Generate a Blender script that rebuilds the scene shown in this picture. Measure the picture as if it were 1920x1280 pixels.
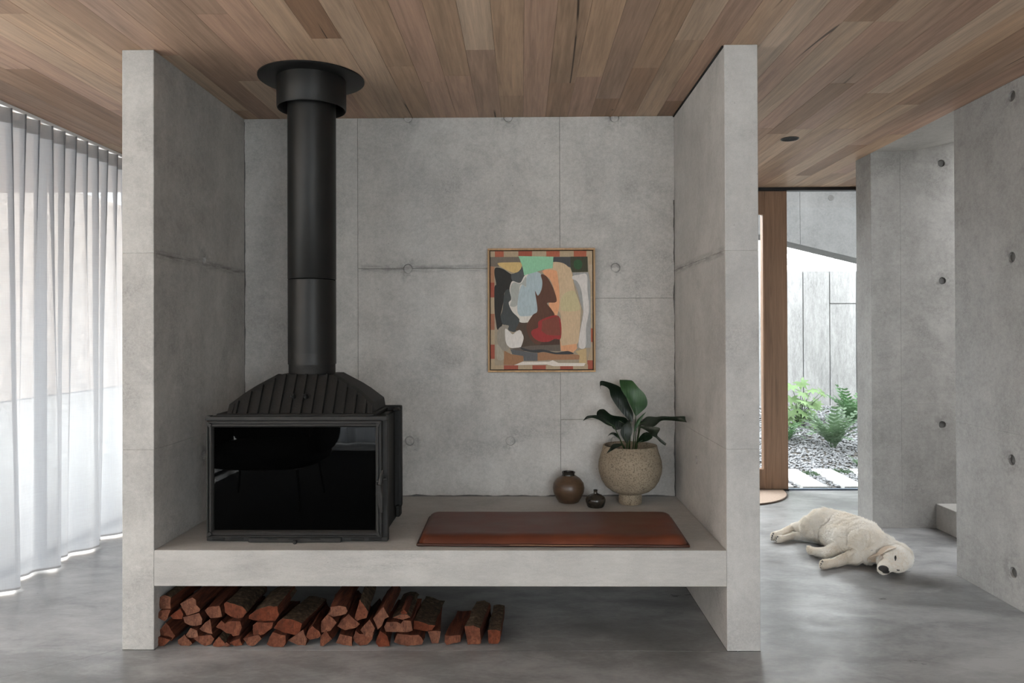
import bpy, bmesh, math, random
import numpy as np
from mathutils import Vector, Matrix, noise as mnoise

for o in list(bpy.data.objects):
    bpy.data.objects.remove(o, do_unlink=True)
SC = bpy.context.scene
COL = SC.collection
random.seed(7)
RNG = np.random.default_rng(11)

# ------------------------------------------------------------------ camera
F, YAW, PITCH, ROLL, SH, HC, D1 = 1369.5, 0.01334, 0.00571, -0.00349, -26.0, 1.4221, 3.2659
_f = Vector((-math.sin(YAW)*math.cos(PITCH), math.cos(YAW)*math.cos(PITCH), math.sin(PITCH)))
_r0 = Vector((math.cos(YAW), math.sin(YAW), 0)); _u0 = _r0.cross(_f)
_r = _r0*math.cos(ROLL)+_u0*math.sin(ROLL); _u = _u0*math.cos(ROLL)-_r0*math.sin(ROLL)
CAM = Vector((0, -D1, HC))
cam = bpy.data.cameras.new('camera'); camo = bpy.data.objects.new('camera', cam); COL.objects.link(camo)
M3 = Matrix((_r, _u, -_f)).transposed()
camo.matrix_world = Matrix.Translation(CAM) @ M3.to_4x4()
cam.sensor_width = 36; cam.sensor_fit = 'HORIZONTAL'; cam.lens = F/1920*36; cam.shift_y = SH/1920
cam.clip_start = 0.05; cam.clip_end = 200
SC.camera = camo

# ------------------------------------------------------------------ world, light, exposure
SC.view_settings.view_transform = 'Standard'; SC.view_settings.look = 'None'
SC.view_settings.gamma = 1.0; SC.view_settings.use_curve_mapping = False
SC.view_settings.exposure = 1.70
wd = bpy.data.worlds.new('world'); SC.world = wd; wd.use_nodes = True
bg = wd.node_tree.nodes['Background']
bg.inputs[0].default_value = (0.955, 0.975, 1.0, 1); bg.inputs[1].default_value = 3.2
def portal(name, loc, rot, sx, sy):
    l = bpy.data.lights.new(name, 'AREA'); l.shape = 'RECTANGLE'; l.size = sx; l.size_y = sy
    o = bpy.data.objects.new(name, l); COL.objects.link(o); o.location = loc; o.rotation_euler = rot
    l.cycles.is_portal = True
    return o
PI = math.pi
portal('daylight_portal', (-3.3, -1.4, 1.36), (0, -PI/2, 0), 2.6, 9.2)
portal('daylight_portal', (-0.2, -6.35, 1.36), (PI/2, 0, 0), 5.8, 2.6)
portal('daylight_portal', (1.2, 3.4, 1.36), (-PI/2, 0, 0), 4.8, 2.6)
portal('daylight_portal', (4.55, 1.2, 3.4), (0, 0, 0), 2.0, 1.8)

# ------------------------------------------------------------------ pixel rays
def ray(px, py): return _f + _r*((px-960)/F) + _u*((640+SH-py)/F)
def on_z(px, py, z): d = ray(px, py); return CAM + d*((z-HC)/d.z)
def on_y(px, py, y): d = ray(px, py); return CAM + d*((y+D1)/d.y)
def on_x(px, py, x): d = ray(px, py); return CAM + d*(x/d.x)

# ------------------------------------------------------------------ object helpers
WLOC = {}
def wloc(o): return WLOC.get(o.name, Vector((0, 0, 0))) if o else Vector((0, 0, 0))
def tag(o, label=None, cat=None, group=None, kind=None):
    if label: o['label'] = label
    if cat: o['category'] = cat
    if group: o['group'] = group
    if kind: o['kind'] = kind
    return o
def thing(name, loc, label=None, cat=None, group=None, kind=None):
    o = bpy.data.objects.new(name, None); COL.objects.link(o); o.location = Vector(loc)
    o.empty_display_size = .1
    WLOC[o.name] = Vector(loc)
    return tag(o, label, cat, group, kind)
def link(name, me, mat=None, parent=None, loc=None):
    """mesh vertices are world coordinates; moved into the parent's (or loc's) frame"""
    o = bpy.data.objects.new(name, me); COL.objects.link(o)
    base = wloc(parent) if parent else (Vector(loc) if loc is not None else Vector((0, 0, 0)))
    if base.length > 0: me.transform(Matrix.Translation(-base))
    if parent: o.parent = parent
    else: o.location = base
    WLOC[o.name] = base.copy()
    if mat:
        me.materials.clear()
        for m in (mat if isinstance(mat, (list, tuple)) else [mat]): me.materials.append(m)
    return o
def from_bm(name, bm, mat=None, parent=None, smooth=False, loc=None, angle=None):
    me = bpy.data.meshes.new(name); bm.normal_update(); bm.to_mesh(me); bm.free()
    if smooth:
        for p in me.polygons: p.use_smooth = True
        if angle: me.set_sharp_from_angle(angle=math.radians(angle))
    return link(name, me, mat, parent, loc)
def from_pd(name, v, f, mat=None, parent=None, smooth=False, loc=None, angle=None):
    me = bpy.data.meshes.new(name); me.from_pydata([tuple(x) for x in v], [], f); me.update()
    if smooth:
        for p in me.polygons: p.use_smooth = True
        if angle: me.set_sharp_from_angle(angle=math.radians(angle))
    return link(name, me, mat, parent, loc)
def bm_box(bm, x0, x1, y0, y1, z0, z1, bev=0, seg=1):
    r = bmesh.ops.create_cube(bm, size=1)
    vs = r['verts']
    bmesh.ops.scale(bm, vec=(x1-x0, y1-y0, z1-z0), verts=vs)
    bmesh.ops.translate(bm, vec=((x0+x1)/2, (y0+y1)/2, (z0+z1)/2), verts=vs)
    if bev > 0:
        es = list({e for v in vs for e in v.link_edges})
        bmesh.ops.bevel(bm, geom=es, offset=bev, segments=seg, affect='EDGES', profile=.7)
def box(name, x0, x1, y0, y1, z0, z1, mat, parent=None, bev=0, seg=1, loc=None):
    bm = bmesh.new(); bm_box(bm, x0, x1, y0, y1, z0, z1, bev, seg)
    return from_bm(name, bm, mat, parent, loc=loc)
def bm_prism(bm, pts0, pts1):
    """pts0, pts1: matching loops (front, back)"""
    a = [bm.verts.new(p) for p in pts0]; b = [bm.verts.new(p) for p in pts1]
    n = len(a)
    bm.faces.new(a); bm.faces.new(list(reversed(b)))
    for i in range(n): bm.faces.new((a[i], b[i], b[(i+1) % n], a[(i+1) % n]))
    bmesh.ops.recalc_face_normals(bm, faces=bm.faces)
def lathe_vf(prof, c, seg=48, close=False):
    v, f = [], []
    for r, z in prof:
        for k in range(seg):
            a = 2*PI*k/seg; v.append((c[0]+r*math.cos(a), c[1]+r*math.sin(a), c[2]+z))
    n = len(prof)
    for i in range(n-1 if not close else n):
        j = (i+1) % n
        for k in range(seg):
            k2 = (k+1) % seg
            f.append((i*seg+k, i*seg+k2, j*seg+k2, j*seg+k))
    return v, f
def lathe(name, prof, c, mat, parent=None, seg=48, close=False, angle=40, loc=None):
    v, f = lathe_vf(prof, c, seg, close)
    return from_pd(name, v, f, mat, parent, True, loc, angle)
def tube_vf(path, rad, seg=8, cap=True):
    path = [Vector(p) for p in path]; n = len(path)
    rad = rad if isinstance(rad, (list, tuple)) else [rad]*n
    v, f = [], []
    t0 = (path[1]-path[0]).normalized()
    nrm = t0.orthogonal().normalized()
    for i, p in enumerate(path):
        t = (path[min(i+1, n-1)]-path[max(i-1, 0)]).normalized()
        nrm = (nrm - t*nrm.dot(t)).normalized(); b = t.cross(nrm)
        for k in range(seg):
            a = 2*PI*k/seg; v.append(p+(nrm*math.cos(a)+b*math.sin(a))*rad[i])
    for i in range(n-1):
        for k in range(seg):
            k2 = (k+1) % seg; f.append((i*seg+k, i*seg+k2, (i+1)*seg+k2, (i+1)*seg+k))
    if cap:
        f.append(tuple(reversed(range(seg)))); f.append(tuple((n-1)*seg+k for k in range(seg)))
    return v, f
def tube(name, path, rad, mat, parent=None, seg=8, loc=None):
    v, f = tube_vf(path, rad, seg); return from_pd(name, v, f, mat, parent, True, loc, 50)
def cut(o, cutters_vf):
    """boolean difference, evaluated at once; cutter given in world coordinates"""
    base = wloc(o)
    me = bpy.data.meshes.new('tmp'); v, f = cutters_vf
    me.from_pydata([tuple(Vector(x)) for x in v], [], f); me.update()
    bm = bmesh.new(); bm.from_mesh(me); bmesh.ops.recalc_face_normals(bm, faces=bm.faces); bm.to_mesh(me); bm.free()
    c = bpy.data.objects.new('tmp', me); COL.objects.link(c)
    w = o.location.copy(); par = o.parent
    o.parent = None; o.location = base
    m = o.modifiers.new('b', 'BOOLEAN'); m.object = c; m.operation = 'DIFFERENCE'; m.solver = 'EXACT'
    dg = bpy.context.evaluated_depsgraph_get(); dg.update()
    new = bpy.data.meshes.new_from_object(o.evaluated_get(dg))
    o.modifiers.clear(); new.name = o.data.name; o.data = new
    o.parent = par; o.location = w
    bpy.data.objects.remove(c, do_unlink=True)
def merge_vf(lst):
    v, f = [], []
    for a, b in lst:
        n = len(v); v += list(a); f += [tuple(i+n for i in q) for q in b]
    return v, f
def catmull(pts, n=4, closed=True):
    out = []; m = len(pts)
    rng = range(m) if closed else range(m-1)
    for i in rng:
        g = (lambda k: pts[k % m]) if closed else (lambda k: pts[min(max(k, 0), m-1)])
        p0, p1, p2, p3 = g(i-1), g(i), g(i+1), g(i+2)
        for s in range(n):
            t = s/n
            out.append(tuple(.5*((2*p1[k])+(-p0[k]+p2[k])*t+(2*p0[k]-5*p1[k]+4*p2[k]-p3[k])*t*t+(-p0[k]+3*p1[k]-3*p2[k]+p3[k])*t**3) for k in range(len(p1))))
    if not closed: out.append(tuple(pts[-1]))
    return out
def lin(r, g, b):
    f = lambda c: (c/255/12.92 if c/255 <= .04045 else ((c/255+.055)/1.055)**2.4)
    return (f(r), f(g), f(b), 1)
ORD = ['first','second','third','fourth','fifth','sixth','seventh','eighth','ninth','tenth','eleventh','twelfth','thirteenth','fourteenth','fifteenth','sixteenth','seventeenth','eighteenth','nineteenth','twentieth']

# ------------------------------------------------------------------ materials
class NB:
    def __init__(s, name):
        s.m = bpy.data.materials.new(name); s.m.use_nodes = True; s.t = s.m.node_tree; s.t.nodes.clear()
        s.out = s.n('ShaderNodeOutputMaterial')
    def n(s, typ, ins=None, **kw):
        x = s.t.nodes.new(typ)
        for k, v in kw.items(): setattr(x, k, v)
        for k, v in (ins or {}).items():
            if hasattr(v, 'links') or isinstance(v, bpy.types.NodeSocket): s.t.links.new(v, x.inputs[k])
            else: x.inputs[k].default_value = v
        return x
    def pos(s, kind='Object'):
        if kind == 'World': return s.n('ShaderNodeNewGeometry').outputs['Position']
        return s.n('ShaderNodeTexCoord').outputs[kind]
    def mapping(s, vec, scale=(1, 1, 1), loc=(0, 0, 0), rot=(0, 0, 0)):
        return s.n('ShaderNodeMapping', {'Vector': vec, 'Scale': scale, 'Location': loc, 'Rotation': rot}).outputs[0]
    def noise(s, vec, scale, detail=4, rough=.55, dist=0, out='Fac'):
        return s.n('ShaderNodeTexNoise', {'Vector': vec, 'Scale': scale, 'Detail': detail, 'Roughness': rough, 'Distortion': dist}).outputs[out]
    def ramp(s, fac, stops):
        r = s.n('ShaderNodeValToRGB', {'Fac': fac}); e = r.color_ramp.elements
        while len(e) < len(stops): e.new(.5)
        for i, (p, c) in enumerate(stops):
            e[i].position = p; e[i].color = c if len(c) == 4 else (*c, 1)
        return r.outputs[0]
    def mr(s, v, a, b, c=0, d=1):
        return s.n('ShaderNodeMapRange', {'Value': v, 'From Min': a, 'From Max': b, 'To Min': c, 'To Max': d}).outputs[0]
    def math(s, op, a, b=None):
        x = s.n('ShaderNodeMath', operation=op)
        for i, v in enumerate((a, b)):
            if v is None: continue
            if isinstance(v, (int, float)): x.inputs[i].default_value = v
            else: s.t.links.new(v, x.inputs[i])
        return x.outputs[0]
    def mix(s, fac, a, b, mode='MIX'):
        x = s.n('ShaderNodeMix', data_type='RGBA', blend_type=mode)
        for k, v in ((0, fac), (6, a), (7, b)):
            if isinstance(v, bpy.types.NodeSocket): s.t.links.new(v, x.inputs[k])
            elif isinstance(v, (int, float)): x.inputs[k].default_value = v
            else: x.inputs[k].default_value = v if len(v) == 4 else (*v, 1)
        return x.outputs[2]
    def bump(s, h, strength=.2, dist=.01, normal=None):
        i = {'Height': h, 'Strength': strength, 'Distance': dist}
        if normal: i['Normal'] = normal
        return s.n('ShaderNodeBump', i).outputs[0]
    def bsdf(s, **kw):
        i = {k.replace('_', ' '): v for k, v in kw.items()}
        b = s.n('ShaderNodeBsdfPrincipled', i); s.t.links.new(b.outputs[0], s.out.inputs[0]); return b
    def surf(s, sh): s.t.links.new(sh, s.out.inputs[0]); return s.m

def g3(v, w=0): return (v*(1+w), v, v*(1-w*1.6), 1)
def m_concrete(name, lo=.27, hi=.47, warm=.022, rough=.75, stretch=(1, 1, 1), fine=.5, spots=1.0, halos=(), seams=(), con=1.0):
    b = NB(name); w = b.pos('World'); p = b.mapping(w, stretch)
    big = b.noise(p, 1.1, 5, .6, .4); mid = b.noise(p, 5, 6, .68, .3); fin = b.noise(p, 42, 4, .75); gr = b.noise(p, 210, 2, .7)
    strk = b.noise(b.mapping(p, (1, 1, .07)), 9, 4, .6)
    v = b.math('MULTIPLY', b.math('SUBTRACT', big, .5), .75*con)
    for nn, k in ((mid, .6), (fin, .55*fine*2), (gr, .40), (strk, .22)):
        v = b.math('ADD', v, b.math('MULTIPLY', b.math('SUBTRACT', nn, .5), k*con))
    base = (lo+hi)/2
    val = b.math('MULTIPLY', b.math('ADD', v, 1.0), base)
    # grainy darker blooms
    pt = b.noise(p, 2.1, 6, .7, .9)
    pm = b.mr(pt, .50, .66, 0, .34*con); pf = b.mr(b.noise(p, 95, 3, .85), .40, .60, .1, 1)
    dark = b.math('MULTIPLY', pm, pf)
    sx = b.n('ShaderNodeSeparateXYZ', {0: w})
    wob = b.noise(w, 14, 5, .75)
    for h in halos:
        d = b.n('ShaderNodeVectorMath', {0: w, 1: tuple(h)}, operation='DISTANCE').outputs['Value']
        hm = b.math('MULTIPLY', b.mr(d, .026, .10, .85, 0), b.mr(wob, .44, .60, 0, 1))
        dark = b.math('MAXIMUM', dark, b.math('MULTIPLY', hm, .6))
    for (axis, zc_, a0, a1) in seams:
        dz_ = b.math('ABSOLUTE', b.math('SUBTRACT', sx.outputs[2], zc_))
        along = sx.outputs[0 if axis == 'x' else 1]
        m_ = b.math('MULTIPLY', b.math('GREATER_THAN', along, a0), b.math('LESS_THAN', along, a1))
        st_ = b.math('MULTIPLY', b.mr(dz_, .004, .030, .6, 0), b.mr(b.noise(b.mapping(w, (4, 4, 40)), 2, 4, .7), .38, .60, .05, 1))
        dark = b.math('MAXIMUM', dark, b.math('MULTIPLY', st_, m_))
    vo = b.n('ShaderNodeTexVoronoi', {'Vector': p, 'Scale': 24.0, 'Randomness': 1.0})
    hm = b.math('MULTIPLY', b.mr(vo.outputs['Distance'], .04, .08, 1, 0), b.mr(b.noise(p, 7, 2), .56, .62, 0, .6*spots))
    dark = b.math('MAXIMUM', dark, hm)
    val = b.math('MULTIPLY', val, b.math('SUBTRACT', 1.0, b.math('MULTIPLY', dark, .75)))
    c = b.n('ShaderNodeCombineColor', {0: b.math('MULTIPLY', val, 1+warm), 1: val, 2: b.math('MULTIPLY', val, 1-warm*1.8)}).outputs[0]
    h = b.math('SUBTRACT', b.math('ADD', b.math('MULTIPLY', fin, .35), b.math('MULTIPLY', mid, .4)), b.math('MULTIPLY', hm, .6))
    b.bsdf(Base_Color=c, Roughness=rough, Normal=b.bump(h, .16, .006), **{'Specular_IOR_Level': .3})
    return b.m
CONC = m_concrete('concrete_wall', .28, .46)
CONC_L = m_concrete('concrete_light', .36, .50, .03, .7, (1, 1, 1), .4, con=.8)
CONC_B = m_concrete('concrete_bench', .36, .50, .022, .6, (.6, 1, 2.2), .3, con=.85)
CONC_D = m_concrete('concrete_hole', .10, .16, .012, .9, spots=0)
def m_floor():
    b = NB('concrete_floor'); w = b.pos('World'); p = b.mapping(w, (.8, 1.5, 1))
    big = b.noise(p, .9, 6, .62, .7); mid = b.noise(p, 4, 6, .65, .5); fin = b.noise(p, 40, 4, .7)
    v = b.math('ADD', b.math('MULTIPLY', big, .55), b.math('ADD', b.math('MULTIPLY', mid, .33), b.math('MULTIPLY', fin, .12)))
    c = b.ramp(v, [(.39, g3(.145, -.004)), (.47, g3(.215, -.004)), (.53, g3(.295, -.004)), (.63, g3(.40, -.004))])
    # hairline crack running from the left wing towards the front
    A = on_z(0, 1270, 0); B = on_z(228, 1216, 0)
    dx, dy = B.x-A.x, B.y-A.y; L = math.hypot(dx, dy)
    s = b.n('ShaderNodeSeparateXYZ', {0: w}); x, y = s.outputs[0], s.outputs[1]
    nx, ny = -dy/L, dx/L
    dist = b.math('ADD', b.math('ADD', b.math('MULTIPLY', x, nx), b.math('MULTIPLY', y, ny)), -(A.x*nx+A.y*ny))
    wob = b.math('MULTIPLY', b.math('SUBTRACT', b.noise(w, 7, 5, .6), .5), .06)
    ad = b.math('ABSOLUTE', b.math('ADD', dist, wob))
    al = b.math('ADD', b.math('ADD', b.math('MULTIPLY', x, dx/L), b.math('MULTIPLY', y, dy/L)), -(A.x*dx/L+A.y*dy/L))
    ck = b.math('MULTIPLY', b.mr(ad, .0012, .0035, .6, 0), b.math('MULTIPLY', b.mr(al, -1.0, -.9, 0, 1), b.mr(al, L-.03, L, 1, 0)))
    c = b.mix(ck, c, g3(.09))
    r = b.mr(b.noise(p, 3.5, 6, .65), .3, .7, .26, .44)
    b.bsdf(Base_Color=c, Roughness=r, Normal=b.bump(b.math('ADD', mid, b.math('MULTIPLY', fin, .3)), .06, .004), Specular_IOR_Level=.5)
    return b.m
FLOOR = m_floor()
def m_timber(name, tones, per_object=True, rough=.5, vein=True, axis='Y'):
    b = NB(name); w = b.pos('World')
    oi = b.n('ShaderNodeObjectInfo'); rnd = oi.outputs['Random']
    off = b.n('ShaderNodeCombineXYZ', {'Z': b.math('MULTIPLY', rnd, 57.0), 'Y': b.math('MULTIPLY', rnd, 31.0)}).outputs[0]
    p = b.n('ShaderNodeVectorMath', {0: w, 1: off}, operation='ADD').outputs[0]
    sc = {'Y': (1, .045, 1), 'Z': (1, 1, .045), 'X': (.045, 1, 1)}[axis]
    gp = b.mapping(p, sc)
    g1 = b.noise(gp, 26, 5, .6, 1.1); g2 = b.noise(gp, 150, 3, .6, .3); g3_ = b.noise(b.mapping(p, {'Y': (1, .2, 1), 'Z': (1, 1, .2), 'X': (.2, 1, 1)}[axis]), 5, 3, .5)
    n = len(tones)
    base = b.ramp(rnd, [((i+.5)/n, t) for i, t in enumerate(tones)])
    for l in base.node.color_ramp.elements: pass
    base.node.color_ramp.interpolation = 'CONSTANT'
    for i, e in enumerate(base.node.color_ramp.elements): e.position = i/n
    v = b.math('ADD', b.math('MULTIPLY', g1, .6), b.math('ADD', b.math('MULTIPLY', g2, .25), b.math('MULTIPLY', g3_, .3)))
    k = b.mr(v, .40, .76, .56, 1.14)
    hue = b.n('ShaderNodeHueSaturation', {'Color': base, 'Value': k, 'Saturation': 1.0, 'Hue': .5}).outputs[0]
    c = hue
    if vein:
        vp = b.mapping(p, {'Y': (1, .07, 1), 'Z': (1, 1, .07), 'X': (.07, 1, 1)}[axis])
        vn = b.noise(vp, 3.6, 1, .4, .08)
        line = b.mr(b.math('ABSOLUTE', b.math('SUBTRACT', vn, .5)), .0035, .008, 1, 0)
        msk = b.mr(b.noise(b.mapping(p, (1, .4, 1)), 2.3, 2), .55, .6, 0, .9)
        pick = b.math('GREATER_THAN', b.math('FRACT', b.math('MULTIPLY', rnd, 7.31)), .55)
        c = b.mix(b.math('MULTIPLY', line, b.math('MULTIPLY', msk, pick)), c, (.035, .018, .01, 1))
        kn = b.n('ShaderNodeTexVoronoi', {'Vector': b.mapping(p, {'Y': (1, .45, 1), 'Z': (1, 1, .45), 'X': (.45, 1, 1)}[axis]), 'Scale': 2.4}).outputs['Distance']
        c = b.mix(b.mr(kn, .012, .024, .85, 0), c, (.05, .025, .014, 1))
    b.bsdf(Base_Color=c, Roughness=rough, Normal=b.bump(g2, .05, .002), Specular_IOR_Level=.35)
    return b.m
def m_plain(name, col, rough=.5, metal=0, spec=.5, nscale=0, namp=.15, bump=0, coat=0):
    b = NB(name); c = col if len(col) == 4 else (*col, 1)
    kw = {}
    if nscale:
        n_ = b.noise(b.pos('Object'), nscale, 5, .6)
        k = b.mr(n_, .3, .7, 1-namp, 1+namp)
        c = b.n('ShaderNodeHueSaturation', {'Color': c, 'Value': k, 'Saturation': 1.0, 'Hue': .5}).outputs[0]
        if bump: kw['Normal'] = b.bump(n_, bump, .004)
    b.bsdf(Base_Color=c, Roughness=rough, Metallic=metal, Specular_IOR_Level=spec, Coat_Weight=coat, **kw)
    return b.m
def m_glass(name, tint=(1, 1, 1), refl=1.0):
    b = NB(name)
    fc = b.n('ShaderNodeLayerWeight', {'Blend': .5}).outputs['Facing']
    fr = b.math('ADD', b.math('MULTIPLY', b.math('POWER', fc, 5.0), .92), .04)
    tr = b.n('ShaderNodeBsdfTransparent', {'Color': (*tint, 1)}); gl = b.n('ShaderNodeBsdfGlossy', {'Roughness': .01, 'Color': (1, 1, 1, 1)})
    mx = b.n('ShaderNodeMixShader', {0: b.math('MULTIPLY', fr, refl*.55), 1: tr.outputs[0], 2: gl.outputs[0]})
    return b.surf(mx.outputs[0])
GLASS = m_glass('window_glass', (.97, .985, .98))
TONES = [lin(196, 168, 143), lin(184, 153, 127), lin(174, 141, 116), lin(192, 158, 136), lin(206, 180, 156), lin(178, 148, 127), lin(160, 127, 103), lin(196, 164, 136), lin(186, 152, 131), lin(200, 170, 144)]
TIMBER = m_timber('ceiling_timber', TONES)
OAK = m_timber('door_timber', [lin(162, 130, 106), lin(156, 124, 100)], axis='Z', vein=False)
BLACK = m_plain('black_enamel', (.012, .012, .012), .42, 0, .5, 30, .2)
IRON = m_plain('cast_iron', (.012, .012, .0115), .6, 0, .25, 90, .25, .25)
IRON2 = m_plain('cast_iron_door', (.022, .0215, .021), .55, 0, .28, 60, .2, .1)
FLUE = m_plain('flue_steel', (.010, .010, .0095), .42, 0, .28)
VOID = m_plain('firebox_black', (.002, .002, .002), .9)
SLOTM = m_plain('slot_black', (.003, .003, .003), .8)
STOVEGLASS = m_plain('stove_glass', (.001, .001, .001), .02, 0, .28)
DARKMETAL = m_plain('dark_aluminium', (.03, .03, .032), .4, .6)
WHITEMETAL = m_plain('white_track', (.75, .75, .75), .4)
# ------------------------------------------------------------------ the setting
H = 2.7
XLo, XLi, XRi, XRo = -1.800, -1.656, .908, 1.056
DB, ZS, ZB = 1.0745, .4466, .2859
XC = -2.86                       # curtain line
XW = on_z(1794, 1078, 0).x       # right wall face
YW = on_z(1794, 1078, 0).y       # its far end
YF = on_z(1638, 990, 0).y        # stair wall / fin front
YG = on_z(1540, 918, 0).y        # entry glazing
YR, XLG = -6.0, -3.05            # rear glazing, left glazing
def structure(name, label=None): return thing(name, (0, 0, 0), label, None, None, 'structure')

# floor: big slab + slab under the bench (joint at the front line)
fl = structure('floor', 'polished grey concrete floor with cloudy mottling')
bm = bmesh.new()
g = .002
def quad(bm, x0, x1, y0, y1, z=0, zb=-.15): bm_box(bm, x0, x1, y0, y1, zb, z)
for q in ((XLG, XW+3.2, YR-.1, -g), (XLG, XLo, -g, 3.6), (XRo, XW+3.2, -g, YG+.05), (XLo, XRo, DB+.14, 3.6)): quad(bm, *q)
from_bm('slab', bm, FLOOR, fl)
box('slab', XLi+.001, XRi-.001, g, DB, -.15, 0, FLOOR, fl)
box('joint_bed', XLo, XRo, -.05, DB+.2, -.2, -.151, CONC_D, fl)

# tie holes
def hole_cone(c, axis, r0, r1, depth):
    """cutter along axis (unit vec pointing into the wall) starting just in front of the face"""
    a = Vector(axis); t = a.orthogonal().normalized(); b = a.cross(t); v = []
    for (r, d) in ((r0*1.02, -.01), (r0, 0), (r1, depth)):
        for k in range(20): v.append(Vector(c)+a*d+(t*math.cos(k*PI/10)+b*math.sin(k*PI/10))*r)
    f = []
    for i in range(2):
        for k in range(20): f.append((i*20+k, i*20+(k+1) % 20, (i+1)*20+(k+1) % 20, (i+1)*20+k))
    f.append(tuple(range(20))); f.append(tuple(40+k for k in range(20)))
    return v, f
def plug(c, axis, r, parent, mat, name='tie_plug', z=.004, h=.02):
    a = Vector(axis); t = a.orthogonal().normalized(); b = a.cross(t); v = []
    for (rr, d) in ((r, z+h), (r, z+.002), (r-.002, z)):
        for k in range(20): v.append(Vector(c)+a*d+(t*math.cos(k*PI/10)+b*math.sin(k*PI/10))*rr)
    f = [(i*20+k, i*20+(k+1) % 20, (i+1)*20+(k+1) % 20, (i+1)*20+k) for i in range(2) for k in range(20)]
    f.append(tuple(40+k for k in range(20)))
    return from_pd(name, v, f, mat, parent, False)

# back wall of the recess, cast in panels
wb = structure('wall_back', 'board-cast grey concrete back wall of the fireplace recess')
x1 = on_y(671, 500, DB).x; x2 = on_y(1050, 500, DB).x
zz = lambda py, px=800: on_y(px, py, DB).z
J = .0008
panels = [(XLi, x1, 0, H), (x1, x2, 0, zz(503)), (x1, x2, zz(503), H), (x2, XRi, 0, zz(786, 1150)), (x2, XRi, zz(786, 1150), zz(559, 1150)), (x2, XRi, zz(559, 1150), H)]
holes = [(765, 504), (1154, 502), (768, 826), (957, 826), (1154, 826), (765, 222), (953, 221), (1152, 221)]
hw = []
for (px, py) in holes:
    p = on_y(px, py, DB); hw.append(Vector((p.x, DB, min(p.z, H-.004))))
CONC_BK = m_concrete('concrete_back_wall', .36, .54, .022, halos=hw, seams=[('x', zz(503), x1+.02, x2-.02)])
box('wall_core', XLo, XRo, DB+.02, DB+.16, 0, H, CONC_D, wb)
for i, (a, b_, c, d) in enumerate(panels):
    pn = box('panel', a+J, b_-J, DB, DB+.02, c+J, d-J, CONC_BK, wb, .0009)
    cs = [hole_cone(h, (0, 1, 0), .029, .027, .010) for h in hw if a-.03 < h.x < b_+.03 and c-.03 < h.z < d+.03]
    for c_ in cs: cut(pn, c_)
for h in hw: plug(h, (0, 1, 0), .0235, wb, CONC_BK, z=.0035, h=.012)
# rough concrete bead along the foot of the back wall
def bead(name, a, b_, up, out, parent, mat, seg=90, amp=.010, seed=0):
    a, b_, up, out = Vector(a), Vector(b_), Vector(up), Vector(out); v, f = [], []
    for i in range(seg+1):
        t = i/seg; p = a.lerp(b_, t); n_ = mnoise.noise(p*9+Vector((seed, 0, 0)))+.5*mnoise.noise(p*31)
        h = max(.001, amp*(.7+n_)); w = max(.001, amp*.6*(.8+mnoise.noise(p*23+Vector((0, seed, 3)))))
        v += [p, p+up*h, p+up*h*.5+out*w*.8, p+out*w]
    for i in range(seg):
        for k in range(3): f.append((i*4+k, i*4+k+1, (i+1)*4+k+1, (i+1)*4+k))
    return from_pd(name, v, f, mat, parent, True)
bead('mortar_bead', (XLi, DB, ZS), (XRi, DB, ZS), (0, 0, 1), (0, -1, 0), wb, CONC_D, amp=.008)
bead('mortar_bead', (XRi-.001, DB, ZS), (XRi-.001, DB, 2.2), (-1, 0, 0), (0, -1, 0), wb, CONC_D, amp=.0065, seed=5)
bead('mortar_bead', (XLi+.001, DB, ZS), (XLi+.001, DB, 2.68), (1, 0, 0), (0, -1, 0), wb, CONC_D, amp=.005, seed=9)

# wings: three cast lifts each
CONC_WL = m_concrete('concrete_left_wing', .34, .50, .022, seams=[('y', 1.782, .02, 1.3)], halos=[on_x(383, 487, XLi), on_x(382, 853, XLi)])
CONC_WR = m_concrete('concrete_right_wing', .36, .50, .012, fine=.4, con=.85, seams=[('y', 1.782, .02, 1.3)])
for nm, xa, xb, side in (('wall_left_wing', XLo, XLi, 1), ('wall_right_wing', XRi, XRo, -1)):
    wgs = structure(nm, 'concrete wing wall closing the %s end of the fireplace recess' % ('left' if side == 1 else 'right'))
    for (c, d) in ((0, .897), (.897, 1.782), (1.782, H)):
        pn = box('panel', xa, xb, 0, DB+.16 if side == -1 else DB+.16, c, d, CONC_WL if side == 1 else CONC_WR, wgs, .0022)
        for (px, py) in ([(383, 487), (382, 853)] if side == 1 else [(1306, 862)]):
            p = on_x(px, py, XLi if side == 1 else XRi)
            if c < p.z < d: cut(pn, hole_cone(p, (-side, 0, 0), .022, .016, .03))

# right wall (room side) with open tie holes
wr = structure('wall_right', 'long grey concrete wall on the right with open tie holes')
zj = on_x(1800, 792, XW).z
CONC_RT = m_concrete('concrete_right_wall', .27, .45, .016, halos=[on_x(a, b_, XW) for a, b_ in ((1897, 180), (1897, 482), (1897, 862), (1900, 1073))])
CONC_ST = m_concrete('concrete_stair_wall', .26, .42, .022, halos=[on_y(a, b_, YF) for a, b_ in ((1765, 306), (1767, 526), (1767, 796))])
for (c, d) in ((0, zj), (zj, H)):
    pn = box('panel', XW, XW+.22, YR, YW, c, d, CONC_RT, wr, .0015)
    for (px, py) in ((1897, 180), (1897, 482), (1897, 862), (1900, 1073)):
        p = on_x(px, py, XW)
        if c < p.z < d:
            cut(pn, hole_cone(p, (1, 0, 0), .028, .024, .03)); plug(p, (1, 0, 0), .0245, wr, CONC_D, z=.010, h=.02)
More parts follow.
